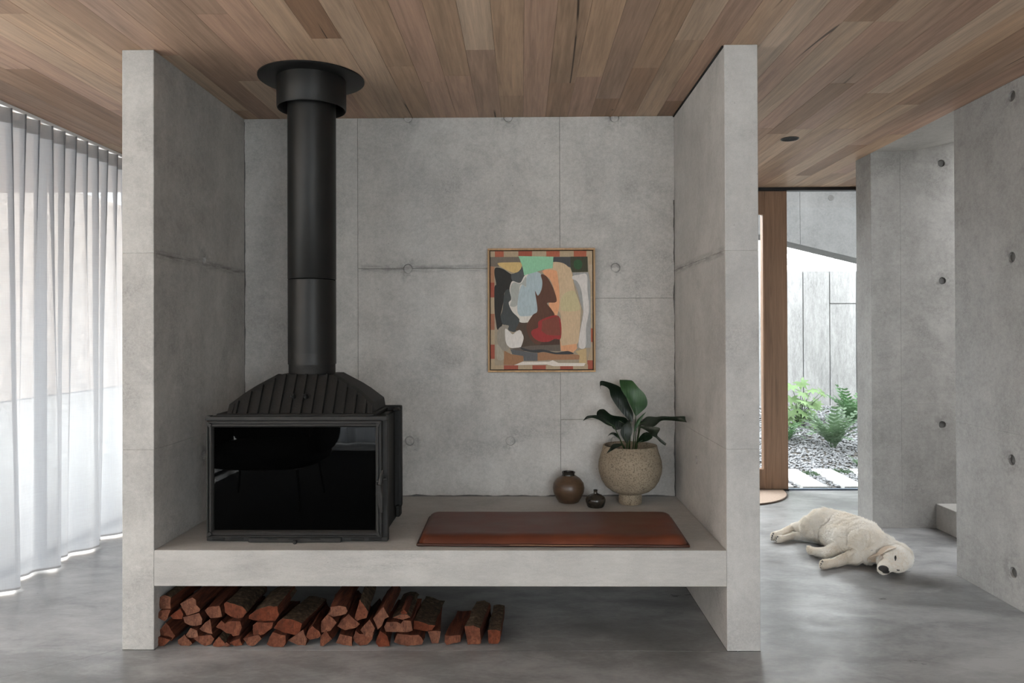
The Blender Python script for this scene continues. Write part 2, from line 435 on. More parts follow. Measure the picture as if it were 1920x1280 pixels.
# stair wall with fin end
ws = structure('wall_stair', 'grey concrete wall behind the stair with a pale end face')
YT = on_x(1607, 700, XW).y
zs_ = [0, on_y(1720, 757, YF).z, on_y(1660, 526, YF).z, 3.1]
xs_ = [XW, on_y(1689, 600, YF).x, XW+3.0]
ths = [(1765, 306), (1767, 526), (1767, 796)]
for i in range(2):
    zz_ = zs_ if i == 1 else [zs_[0], zs_[2], 3.1]
    if i == 1: zz_ = [0, zs_[1], 3.1]
    for c, d in zip(zz_[:-1], zz_[1:]):
        dd = d if i == 1 else min(d, H+.4)
        pn = box('panel', xs_[i], xs_[i+1], YF, YT, c, dd, CONC_ST, ws, .0014)
        for (px, py) in ths:
            p = on_y(px, py, YF)
            if xs_[i] < p.x < xs_[i+1] and c < p.z < d: cut(pn, hole_cone(p, (0, 1, 0), .026, .022, .03)); plug(p, (0, 1, 0), .0225, ws, CONC_D, z=.009, h=.02)
# first stair step and the flight above it
st = structure('stair', 'concrete stair rising to the right behind the wall')
xs0 = on_z(1757, 991, 0).x
for k in range(6): box('step', xs0+.27*k, xs0+.27*k+.30 if k < 5 else xs0+3, YW-.9, YF-.002, 0 if k == 0 else .178*k-.1, .178*(k+1), CONC_L, st, .003)
# curved soffit over the stair
v, f = [], []
for i in range(25):
    x = XW+.001+1.0*i/24; z = H+.012+.30*max(0, (i/24-.12))**2
    for y in (YW-.9, YF+.02): v.append((x, y, z))
    for y in (YF+.02, YW-.9): v.append((x, y, z+.2))
for i in range(24):
    for k in range(4): f.append((i*4+k, i*4+(k+1) % 4, (i+1)*4+(k+1) % 4, (i+1)*4+k))
f += [(0, 3, 2, 1), (96, 97, 98, 99)]
sf = from_pd('ceiling_stair', v, f, CONC_L, None, True, None, 30); tag(sf, 'pale curved concrete soffit above the stair', None, None, 'structure')
tag(box('wall_stair_near', XW+.22, XW+3.2, YW-1.1, YW-.9, 0, 3.5, CONC_L), 'hidden concrete wall on the near side of the stair', None, None, 'structure')
tag(box('wall_stair_end', XW+3.0, XW+3.2, YW-1.1, YT, 0, 3.5, CONC_L), 'hidden concrete wall at the head of the stair', None, None, 'structure')
tag(box('wall_stair_upper', XW+.2, XW+3.0, YF, YT, 3.1, 3.5, CONC_L), 'hidden upper concrete wall above the stair', None, None, 'structure')
# hall walls that close the house behind the recess
tag(box('wall_hall', XLG, -1.2, YG-.1, YG+.1, 0, H, CONC), 'plain concrete wall beside the entry door', None, None, 'structure')
tag(box('wall_hall_right', XW+1.25, XW+1.4, YT, YG+.1, 0, H, CONC), 'plain concrete wall at the right end of the entry glazing', None, None, 'structure')
tag(box('wall_rear', XW+.0, XW+.22, YR-.2, YR, 0, H, CONC), 'concrete wall at the rear of the room beside the glazing', None, None, 'structure')

# ceiling planks running away from the camera
ce = structure('ceiling', 'timber lining boards of mixed brown tones running away from the viewer')
box('ceiling_backing', XLG-.0, XW+.0, YR-.1, YG+.02, H+.022, H+.10, CONC_D, ce)
box('ceiling_backing', XW, XW+1.4, YT, YG+.02, H+.022, H+.10, CONC_D, ce)
box('ceiling_backing', XW-.01, XW+.3, YR-.1, YW-.001, H+.001, H+.10, CONC_D, ce)
PW = .132
bm = bmesh.new(); bm_box(bm, -.5, .5, -.5, .5, 0, 1)
plank_me = bpy.data.meshes.new('plank'); bm.to_mesh(plank_me); bm.free(); plank_me.materials.append(TIMBER)
nrow = int((XW-XLG)/PW)
off = (XW-XLG)-nrow*PW
x_ = XW
rows = []
while x_ > XLG+.02:
    rows.append((max(XLG, x_-PW), x_, YR-.1, YG+.02)); x_ -= PW
x_ = XW
for k in range(10): rows.append((x_, x_+PW, YT, YG+.02)); x_ += PW
rr = random.Random(21)
for (a, b_, ya, yb) in rows:
    y = ya - rr.uniform(0, 1.4)
    while y < yb:
        L = rr.choice((.9, 1.2, 1.5, 1.8, 2.1, 2.4, 2.7))*rr.uniform(.9, 1.1)
        y0, y1 = max(y, ya), min(y+L, yb); y += L
        if y1-y0 < .03: continue
        o = bpy.data.objects.new('plank', plank_me); COL.objects.link(o); o.parent = ce
        o.location = ((a+b_)/2, (y0+y1)/2, H+rr.uniform(0, .0006)); o.scale = (b_-a-.0012, y1-y0-.0012, .02)
# dark shadow channel where the ceiling meets the glazing
tag(box('trim_1', 1.25, XW+1.25, YG-.05, YG+.02, H-.028, H-.001, DARKMETAL), 'dark metal channel along the head of the entry glazing', None, None, 'structure')
# black strip put in as the shadow line between right wing and ceiling
tag(box('shadow_strip', XRi-.007, XRi, .01, DB, H-.008, H-.0005, SLOTM), 'thin black shadow line along the top of the right wing', None, None, 'structure')

# recessed downlight
p = on_z(1481, 260, H)
dl = thing('downlight', (p.x, p.y, H), 'small round black recessed downlight in the timber ceiling', 'downlight')
lathe('trim_ring', [(.058, .0), (.058, -.004), (.052, -.004), (.050, -.0015), (.050, 0)], (p.x, p.y, H), BLACK, dl, 32)
lathe('reflector', [(.050, -.0012), (.03, -.001), (.002, -.001)], (p.x, p.y, H), SLOTM, dl, 32)

# entry door: wide timber stile, rails and glass
XD1 = on_y(1475, 700, YG).x; XD0 = on_y(1433, 700, YG).x
dr = structure('door_1', 'timber framed glass entry door with a wide stile')
ZT = H-.03; zr = on_y(1450, 878, YG).z; zt2 = on_y(1430, 402, YG).z
box('stile', XD0, XD1, YG-.03, YG+.03, .012, ZT, OAK, dr, .003)
box('stile', 1.25, 1.42, YG-.03, YG+.03, .012, ZT, OAK, dr, .003)
box('rail', 1.42, XD0-.0005, YG-.03, YG+.03, .012, zr, OAK, dr, .003)
box('rail', 1.42, XD0-.0005, YG-.03, YG+.03, zt2, ZT, OAK, dr, .003)
box('glazing_bead', XD0-.018, XD0-.001, YG-.034, YG+.034, zr, zt2, OAK, dr, .002)
box('pane', 1.42, XD0-.018, YG-.004, YG+.004, zr, zt2, GLASS, dr)
box('threshold', 1.25, XD1, YG-.04, YG+.05, 0, .011, DARKMETAL, dr)
wn = structure('window_1', 'frameless fixed glass pane beside the entry door')
box('pane', XD1+.004, XW+1.25, YG-.004, YG+.004, .012, ZT, GLASS, wn)
box('sill_channel', XD1+.003, XW+1.25, YG-.02, YG+.02, 0, .012, m_plain('blue_grey_metal', (.12, .15, .2), .4, .3), wn)
w4 = structure('window_added', 'glass wall hidden behind the fireplace recess beside the entry door')  # glazing added out of view to let more daylight into the hall
for k in range(2):
    box('mullion', -1.2+k*1.2, -1.16+k*1.2, YG-.03, YG+.03, 0, H, DARKMETAL, w4); box('pane', -1.16+k*1.2, k*1.2+(0 if k == 0 else .03), YG-.004, YG+.004, .012, ZT, GLASS, w4)
# left and rear glazing behind the curtains
for nm, lab, run in (('window_2', 'tall sliding glass wall behind the left curtain', 0), ('window_3', 'tall glass wall at the rear of the room', 1)):
    w_ = structure(nm, lab)
    a0, a1 = (YR, YG-.1) if run == 0 else (XLG, XW)
    n_ = 5 if run == 0 else 3
    for k in range(n_):
        s0, s1 = a0+(a1-a0)*k/n_, a0+(a1-a0)*(k+1)/n_
        if run == 0:
            box('mullion', XLG-.06, XLG, s0-.02, s0+.02, 0, H, DARKMETAL, w_); box('pane', XLG-.034, XLG-.026, s0+.02, s1-.02, .03, H-.03, GLASS, w_)
        else:
            box('mullion', s0-.02, s0+.02, YR-.06, YR, 0, H, DARKMETAL, w_); box('pane', s0+.02, s1-.02, YR-.034, YR-.026, .03, H-.03, GLASS, w_)
    if run == 0:
        box('sill', XLG-.06, XLG, a0, a1, 0, .03, DARKMETAL, w_); box('head', XLG-.06, XLG, a0, a1, H-.03, H, DARKMETAL, w_)
    else:
        box('sill', a0, a1, YR-.06, YR, 0, .03, DARKMETAL, w_); box('head', a0, a1, YR-.06, YR, H-.03, H, DARKMETAL, w_)
# eaves outside the left glazing: timber soffit
TSOFF = m_timber('soffit_timber', [lin(176, 138, 112)], vein=False)
tag(box('ceiling_eave', XLG-1.9, XLG-.06, YR, YG, H, H+.12, TSOFF), 'timber soffit of the eave outside the left glazing', None, None, 'structure')
tag(box('sky_screen_wall', -11.2, -10.9, -22, 22, 0, 4.9, m_plain('pale_pink_render', (.64, .54, .47), .9, 0, .2, 3, .2)), 'pale neighbouring house wall seen dimly through the left curtain', None, None, 'structure')  # wall added to screen the sky and bounce pale light at the curtain
# outside ground
GRND = m_plain('outside_paving', (.55, .55, .54), .9, 0, .3, 2, .2)
tag(box('terrace', -22, XLG-.06, -22, 22, -.25, -.03, GRND), 'pale paved terrace outside the left glazing', None, None, 'structure')
tag(box('terrace_rear', XLG-.06, 14, -22, YR-.06, -.25, -.03, GRND), 'pale paved terrace outside the rear glazing', None, None, 'structure')

# ------------------------------------------------------------------ concrete bench
cb = thing('concrete_bench', (0, .5, 0), 'thick cantilevered concrete bench slab spanning the fireplace recess', 'bench')
box('slab', XLi+.0005, XRi-.0005, 0, DB-.0005, ZB, ZS, CONC_B, cb, .0015)
# ------------------------------------------------------------------ wood stove
Y0 = on_z(557, 1016, ZS).y
xl = on_y(387, 900, Y0).x; xr = on_y(727, 900, Y0).x; cx = (xl+xr)/2; SW = (xr-xl)
hst = on_y(557, 780, Y0).z-ZS
sv = thing('wood_stove', (cx, Y0+.2, ZS), 'black cast iron wood stove with wide glass door and ribbed hood on the bench', 'stove')
z0 = ZS
K = SW/1143          # metres per detail-picture pixel on the front
fx = lambda u: xl+(u-92)*K
fz = lambda v: z0+hst-(v-405)*K*(hst/(795*K))
hw2 = SW/2
bm = bmesh.new(); bm_box(bm, cx-.395, cx+.395, Y0+.03, Y0+.40, z0+.012, z0+hst-.012, .006)
from_bm('body', bm, IRON, sv)
bm = bmesh.new(); bm_box(bm, cx-.425, cx+.428, Y0+.36, Y0+.41, z0+.075, z0+hst+.012, .012, 2)
bm_box(bm, cx+.395, cx+.424, Y0+.30, Y0+.40, z0+hst-.012, z0+hst+.004, .004)
from_bm('rear_plate', bm, IRON, sv)
# front surround: a ring
bm = bmesh.new()
bm_box(bm, xl, fx(106), Y0, Y0+.035, z0+.004, z0+hst, .003); bm_box(bm, fx(1199), xr, Y0+.004, Y0+.035, z0+.004, z0+hst-.02, .003)
bm_box(bm, xl, xr, Y0+.002, Y0+.035, z0+.004, fz(1166), .003); bm_box(bm, xl, xr, Y0+.012, Y0+.035, fz(445), z0+hst, .002)
fr = from_bm('surround', bm, IRON2, sv)
bm = bmesh.new(); bm_box(bm, fx(96), xr, Y0-.016, Y0+.035, fz(431), fz(405), .005, 2); bm_box(bm, fx(92), fx(125), Y0-.014, Y0+.02, fz(431), fz(399), .006, 2)
from_bm('top_lip', bm, IRON2, sv)
for (a, b_) in ((127, 210), (240, 327), (1002, 1086), (1114, 1198)):
    bm = bmesh.new(); bm_box(bm, fx(a), fx(b_), Y0-.0005, Y0+.01, fz(1190), fz(1172), .004, 2); from_bm('air_slot', bm, SLOTM, fr)
bm = bmesh.new(); bm_box(bm, fx(362), fx(945), Y0-.014, Y0+.01, fz(1198), fz(1167), .003)
al = from_bm('ash_lip', bm, IRON2, sv)
for (a, b_) in ((486, 545), (615, 690), (755, 815)):
    box('air_slot', fx(a), fx(b_), Y0-.0146, Y0, fz(1181), fz(1169), SLOTM, al)
p = Vector((fx(665), Y0-.014, fz(1187)))
v, f = tube_vf([p, p+Vector((0, -.012, 0)), p+Vector((0, -.02, 0)), p+Vector((0, -.028, 0))], [.004, .004, .010, .008], 12)
from_pd('air_knob', v, f, BLACK, sv, True, None, 40)
# door: moulded frame mitred at the corners, glass, handle
def frame_vf(u0, v0, u1, v1, prof):
    """prof: list of (inset px, y) -> mitred ring"""
    v, f = [], []
    for ins, y in prof:
        for (u, w) in ((u0+ins, v0+ins), (u1-ins, v0+ins), (u1-ins, v1-ins), (u0+ins, v1-ins)): v.append((fx(u), Y0+y, fz(w)))
    n = len(prof)
    for i in range(n-1):
        for k in range(4): f.append((i*4+k, i*4+(k+1) % 4, (i+1)*4+(k+1) % 4, (i+1)*4+k))
    return v, f
v, f = frame_vf(100, 431, 1203, 1165, [(0, .012), (0, -.012), (4, -.019), (11, -.020), (14, -.012), (20, -.012), (23, -.018), (31, -.019), (39, -.012), (43, -.004), (44, .004)])
door = from_pd('door', v, f, IRON2, sv)
box('glass', fx(140), fx(1166), Y0-.003, Y0+.004, fz(1124), fz(463), STOVEGLASS, door)
for (u, w, du, dw) in ((100, 431, 1, 1), (1203, 431, -1, 1), (1203, 1165, -1, -1), (100, 1165, 1, -1)):
    bm = bmesh.new(); q = [(u+5*du, w+5*dw), (u+38*du, w+20*dw), (u+32*du, w+36*dw), (u+20*du, w+38*dw)]
    bm_prism(bm, [(fx(a), Y0-.026, fz(b_)) for a, b_ in q], [(fx(a), Y0-.006, fz(b_)) for a, b_ in q]); from_bm('corner_boss', bm, IRON2, door)
hd = []
v, f = tube_vf([(fx(1208), Y0-.012, fz(745)), (fx(1203), Y0-.022, fz(770)), (fx(1200), Y0-.030, fz(800)), (fx(1196), Y0-.032, fz(830))], [.006, .008, .012, .009], 10)
hd.append((v, f))
hd.append(tube_vf([(fx(1172), Y0-.030, fz(812)), (fx(1232), Y0-.022, fz(795))], [.008, .008], 10))
bm = bmesh.new()
A = [(1172, 825), (1202, 828), (1216, 900), (1216, 1003), (1196, 1005), (1184, 940)]
bm_prism(bm, [(fx(a), Y0-.044, fz(b_)) for a, b_ in A], [(fx(a), Y0-.030, fz(b_)) for a, b_ in A])
bmesh.ops.bevel(bm, geom=list(bm.edges), offset=.003, segments=1, affect='EDGES')
me = bpy.data.meshes.new('t'); bm.to_mesh(me); bm.free(); hd.append(([v_.co.copy() for v_ in me.vertices], [tuple(p_.vertices) for p_ in me.polygons]))
v, f = merge_vf(hd); from_pd('handle', v, f, IRON2, door, True, None, 35)
# stub on the left, added to stand in for the wing's tie hole
v, f = tube_vf([(cx-.395, Y0+.12, fz(650)), (cx-.43, Y0+.12, fz(650))], [.014, .012], 12); from_pd('tie_hole_stub', v, f, BLACK, sv, True, None, 40)
# bottom latch at right rear
box('rear_foot', cx+.40, cx+.424, Y0+.34, Y0+.40, z0+.03, z0+.09, IRON, sv, .006)
# hood
YP = on_z(583, 148, H).y; XP = on_y(585, 400, YP).x; RP = (on_y(629.5, 400, YP).x-on_y(540.5, 400, YP).x)/2*.985
zh0 = z0+hst-.004; ztop = on_y(585, 703, YP-.15).z; hh = ztop-zh0
yf0, yf1 = Y0+.03, YP-RP-.005
LV = [(0, .338), (.30, .333), (.42, .305), (.57, .270), (.72, .228), (.95, .150), (1, .134)]
def hwz(t):
    for (a, b_), (c, d) in zip(LV[:-1], LV[1:]):
        if a <= t <= c: return b_+(d-b_)*(t-a)/(c-a)
    return LV[-1][1]
hcx = cx+.004
v, f = [], []
for t, w in LV:
    yfr = yf0+(yf1-yf0)*t; ybk = Y0+.40-.03*t; sx = (XP-hcx)*t
    v += [(hcx+sx-w, yfr, zh0+hh*t), (hcx+sx+w, yfr, zh0+hh*t), (hcx+sx+w, ybk, zh0+hh*t), (hcx+sx-w, ybk, zh0+hh*t)]
for i in range(len(LV)-1):
    for k in range(4): f.append((i*4+k, i*4+(k+1) % 4, (i+1)*4+(k+1) % 4, (i+1)*4+k))
n_ = len(LV)-1; f.append((n_*4, n_*4+1, n_*4+2, n_*4+3))
hood = from_pd('hood', v, f, IRON, sv)
box('hood_flange', cx-.385, cx+.36, Y0+.012, Y0+.40, zh0-.004, zh0+.014, IRON, sv, .005)
rimw = []
for s in (-1, 1):   # raised edge strips along both silhouettes of the front face
    bm = bmesh.new()
    for (t0, w0), (t1, w1) in zip(LV[:-1], LV[1:]):
        P = []
        for t, w in ((t0, w0), (t1, w1)):
            y = yf0+(yf1-yf0)*t; z = zh0+hh*t; sx = (XP-hcx)*t
            P.append([(hcx+sx+s*(w+.006), y-.010, z-.002), (hcx+sx+s*(w-.016), y-.010, z-.002), (hcx+sx+s*(w-.016), y+.012, z+.004), (hcx+sx+s*(w+.006), y+.03, z+.004)])
        bm_prism(bm, P[0], P[1])
    from_bm('hood_edge', bm, IRON, hood)
nd = Vector((0, -(hh), (yf1-yf0))).normalized()      # outward normal of the front slope
for i in range(13):
    xo = -.306+.0508*i
    tt = 1.0
    while hwz(tt) < abs(xo)+.012 and tt > 0: tt -= .01
    if tt < .08: tt = .08
    a = Vector((hcx+xo, yf0, zh0)); b_ = Vector((hcx+xo, yf0+(yf1-yf0)*tt, zh0+hh*tt))
    bm = bmesh.new(); w = .0095
    P = lambda q: [q+Vector((-w, 0, 0))-nd*.004, q+Vector((-w*.55, 0, 0))+nd*.011, q+Vector((w*.55, 0, 0))+nd*.011, q+Vector((w, 0, 0))-nd*.004]
    bm_prism(bm, P(a), P(b_)); from_bm('rib', bm, IRON, hood)
for u in (655, 735):
    t = .46; q = Vector((hcx+(u-715)*K*1.02, yf0+(yf1-yf0)*t, zh0+hh*t))
    v, f = tube_vf([q, q+nd*.014, q+nd*.022], [.012, .012, .006], 12); from_pd('bolt', v, f, IRON, hood, True, None, 40)
# flue
fl_ = thing('stove_flue', (XP, YP, ztop), 'tall matt black flue pipe rising from the stove to a round ceiling plate', 'flue')
c0 = (XP, YP, 0)
zq = lambda py: on_y(585, py, YP-RP).z
lathe('flue_spigot', [(RP*.965, ztop+.001), (RP*.965, zq(684)+.01)], c0, IRON, fl_, 64)
lathe('pipe', [(RP*.99, zq(684)), (RP, zq(684)), (RP, zq(664)), (RP*.997, zq(663)), (RP*.997, zq(662)), (RP, zq(661)), (RP, zq(522.5)), (RP*.985, zq(522)), (RP*.97, zq(522))], c0, FLUE, fl_, 64)
lathe('pipe', [(RP*.97, zq(521)), (RP*.985, zq(521)), (RP*1.003, zq(520)), (RP*1.003, H-.02)], c0, FLUE, fl_, 64)
RC = (on_y(647, 200, YP).x-on_y(519, 200, YP).x)/2*.985
zc = on_y(585, 186, YP-RC).z
lathe('collar', [(RC-.012, H-.01), (RC-.012, zc+.01), (RC-.004, zc), (RC, zc+.006), (RC, H-.006)], c0, FLUE, fl_, 64)
RF = (on_y(682, 150, YP).x-on_y(483, 150, YP).x)/2*.97
lathe('ceiling_plate', [(RC-.02, H-.0005), (RC-.02, H-.008), (RF-.003, H-.008), (RF, H-.006), (RF, H-.0005)], c0, FLUE, fl_, 72)

# ------------------------------------------------------------------ leather cushion
def m_leather():
    b = NB('brown_leather'); p = b.pos('Object')
    n1 = b.noise(p, 3, 5, .6, .5); n2 = b.n('ShaderNodeTexVoronoi', {'Vector': p, 'Scale': 260.0}).outputs['Distance']
    c = b.ramp(n1, [(.3, lin(70, 34, 22)), (.55, lin(88, 44, 27)), (.75, lin(104, 54, 33))])
    b.bsdf(Base_Color=c, Roughness=b.mr(n1, .3, .7, .36, .48), Normal=b.bump(n2, .06, .002), Specular_IOR_Level=.4)
    return b.m
LEA = m_leather(); LEA2 = m_plain('leather_edge', lin(60, 32, 22), .5, 0, .4); STITCH = m_plain('pale_stitching', lin(170, 130, 95), .7)
fl0 = on_z(783, 1022, ZS+.006); fr0 = on_z(1292, 1025, ZS+.006); bl0 = on_z(806, 962, ZS+.03); br0 = on_z(1256, 962, ZS+.03)
cu = thing('seat_cushion', ((fl0.x+fr0.x)/2, (fl0.y+bl0.y)/2, ZS), 'long flat brown leather seat cushion on the concrete bench', 'cushion')
NX, NY = 90, 40
def cush_grid(zfun, inset=0):
    v = []
    for j in range(NY+1):
        for i in range(NX+1):
            s, t = i/NX, j/NY
            a = fl0.lerp(fr0, s); b_ = bl0.lerp(br0, s); q = a.lerp(b_, t)
            cxx, cyy = (fl0.x+fr0.x)/2, (fl0.y+bl0.y)/2
            q = Vector((cxx+(q.x-cxx)*(1-inset), cyy+(q.y-cyy)*(1-inset*2.4), 0))
            # corners pulled in slightly by the filling
            q.y += .010*math.sin(s*PI)*(-1 if t < .5 else 1)*0 
            v.append((q.x, q.y, zfun(s, t, q)))
    f = [(j*(NX+1)+i, j*(NX+1)+i+1, (j+1)*(NX+1)+i+1, (j+1)*(NX+1)+i) for j in range(NY) for i in range(NX)]
    return v, f
def ztop_(s, t, q):
    dx = min(s, 1-s)*1.25; dy = min(t, 1-t)*.46; d = min(dx, dy); d2 = max(0, 1-d/.05)
    dd = math.hypot(max(0, 1-dx/.055), max(0, 1-dy/.055)); dd = min(1, dd)
    h = .040*math.sqrt(max(0, 1-dd**2.4))
    wr_ = mnoise.noise(Vector((q.x*6, q.y*9, 3)))*.0022+mnoise.noise(Vector((q.x*19, q.y*26, 7)))*.0008*(1 if d < .09 else .5)
    return ZS+.010+h+wr_*(1-dd)
v, f = cush_grid(ztop_); from_pd('cover', v, f, LEA, cu, True)
v, f = cush_grid(lambda s, t, q: ZS+.002+.0015*mnoise.noise(Vector((q.x*8, q.y*8, 0))), -.0)
from_pd('underside', v, f, LEA2, cu, True)
ring = [fl0, fr0, br0, bl0, fl0]; path = []
for a, b_ in zip(ring[:-1], ring[1:]):
    for k in range(24): q = a.lerp(b_, k/24); path.append(Vector((q.x, q.y, ZS+.009+.0015*mnoise.noise(q*7))))
v, f = tube_vf(path+[path[0]], .0065, 8, False); from_pd('welt', v, f, LEA2, cu, True)
v, f = tube_vf([Vector((q.x, q.y, q.z+.002))+(q-Vector(((fl0.x+fr0.x)/2, (fl0.y+bl0.y)/2, q.z))).normalized()*.0058 for q in path[:25]], .0011, 5); from_pd('stitching', v, f, STITCH, cu, True)

# ------------------------------------------------------------------ pottery
def m_stone():
    b = NB('speckled_stoneware'); p = b.pos('Object')
    n1 = b.noise(p, 4, 4, .6); n2 = b.noise(p, 130, 3, .7)
    c = b.ramp(n1, [(.3, lin(130, 118, 101)), (.7, lin(156, 144, 125))])
    c = b.mix(b.mr(n2, .50, .64, 0, .7), c, lin(62, 50, 38))
    b.bsdf(Base_Color=c, Roughness=.85, Normal=b.bump(n2, .25, .003)); return b.m
STONEW = m_stone()
def m_glaze(name, a, b2, rough=.32, bands=0):
    b = NB(name); p = b.pos('Object')
    n1 = b.noise(b.mapping(p, (1, 1, 3)), 9, 5, .65, .6); n2 = b.noise(p, 90, 3, .7)
    c = b.ramp(n1, [(.3, a), (.7, b2)]); c = b.mix(b.mr(n2, .55, .7, 0, .35), c, tuple(x*.4 for x in a[:3]))
    b.bsdf(Base_Color=c, Roughness=rough, Normal=b.bump(n2, .12, .003), Specular_IOR_Level=.5); return b.m
GLZ1 = m_glaze('brown_glaze', lin(62, 47, 35), lin(98, 77, 58), .36); GLZ2 = m_glaze('black_glaze', lin(30, 27, 24), lin(62, 56, 48), .25)
SOIL = m_plain('potting_soil', (.018, .012, .009), .95, 0, .2, 60, .5, .8)
pb = on_z(1183, 950, ZS); YPt = pb.y+.085
px_c = lambda px, y: on_y(px, 900, y).x
XPt = px_c(1181.5, YPt); mpp = px_c(1182.5, YPt)-px_c(1181.5, YPt)
pl = thing('potted_plant', (XPt, YPt, ZS), 'dark green broad-leaved plant in a round speckled stoneware pot on a short foot', 'plant')
zpx = lambda py, dy=0: on_y(1181, py, YPt+dy).z-ZS
Rb = 59.5*mpp*.985
hp = zpx(834, -.0); rimr = 50.6*mpp
# outline: foot, belly and lip, measured in picture pixels from the pot axis
prof = [(0, .004), (.05, .0), (21.0*mpp, .002), (21.6*mpp, .006), (21.6*mpp, .03), (21.2*mpp, .057), (25*mpp, .062), (36*mpp, .075), (46*mpp, .099), (53.5*mpp, .134), (58*mpp, .174), (59.5*mpp, .210), (58.4*mpp, .242), (55.6*mpp, .272), (52.6*mpp, .298), (50.6*mpp, hp-.004), (rimr-.002, hp), (rimr-.010, hp-.001), (rimr-.014, hp-.012), (rimr-.006, hp-.06)]
lathe('pot', prof, (XPt, YPt, ZS), STONEW, pl, 64, False, 50)
lathe('soil', [(rimr-.008, hp-.05), (rimr*.6, hp-.042), (rimr*.2, hp-.036), (.001, hp-.035)], (XPt, YPt, ZS), SOIL, pl, 32)
def m_leaf(name, a, b2, rough=.38, trans=.15):
    b = NB(name); p = b.pos('Object')
    n1 = b.noise(p, 14, 4, .6); w = b.n('ShaderNodeTexWave', {'Vector': p, 'Scale': 22.0, 'Distortion': 3.0, 'Detail': 2.0}).outputs['Fac']
    c = b.ramp(b.math('ADD', b.math('MULTIPLY', n1, .9), b.math('MULTIPLY', w, .10)), [(.25, a), (.75, b2)])
    pr = b.n('ShaderNodeBsdfPrincipled', {'Base Color': c, 'Roughness': rough, 'Normal': b.bump(w, .15, .003), 'Specular IOR Level': .5})
    tl = b.n('ShaderNodeBsdfTranslucent', {'Color': b2})
    return b.surf(b.n('ShaderNodeMixShader', {0: trans, 1: pr.outputs[0], 2: tl.outputs[0]}).outputs[0])
LEAFD = m_leaf('plant_leaf_dark', lin(10, 20, 12), lin(20, 38, 22), .45, .06); LEAFL = m_leaf('plant_leaf_fresh', lin(30, 60, 32), lin(56, 92, 50), .45, .10)
STEMM = m_leaf('plant_stem', lin(40, 58, 30), lin(62, 84, 46))
def P8(u, v, dy): return on_y(1080+u/8, 700+v/8, YPt+dy)
def leaf_vf(rows, fold=.006, thick=.0012):
    L = [(r[0], r[1], r[6]) for r in rows]; Mi = [(r[2], r[3], r[6]) for r in rows]; R_ = [(r[4], r[5], r[6]) for r in rows]
    L, Mi, R_ = [catmull(x, 5, False) for x in (L, Mi, R_)]
    v = []
    for a, m, c in zip(L, Mi, R_):
        A, Mm, C_ = P8(*a), P8(*m), P8(*c); w = (A-C_).length
        Mm = Mm+Vector((0, min(fold*3, w*.12), -.0))
        wv = .0012*math.sin(len(v)*1.1)
        v += [A+Vector((0, wv, 0)), A.lerp(Mm, .5)+Vector((0, -w*.02, 0)), Mm, Mm.lerp(C_, .5)+Vector((0, -w*.02, 0)), C_+Vector((0, -wv, 0))]
    n = len(v)//5; f = [(i*5+k, i*5+k+1, (i+1)*5+k+1, (i+1)*5+k) for i in range(n-1) for k in range(4)]
    nn = len(v); v2 = [q+Vector((0, thick, 0)) for q in v]
    f2 = [tuple(reversed([i+nn for i in q])) for q in f]
    bd = [i*5 for i in range(n)]+[(n-1)*5+k for k in range(1, 5)]+[i*5+4 for i in range(n-2, -1, -1)]+[3, 2, 1]
    f3 = [(bd[i], bd[(i+1) % len(bd)], bd[(i+1) % len(bd)]+nn, bd[i]+nn) for i in range(len(bd))]
    return v+v2, f+f2+f3
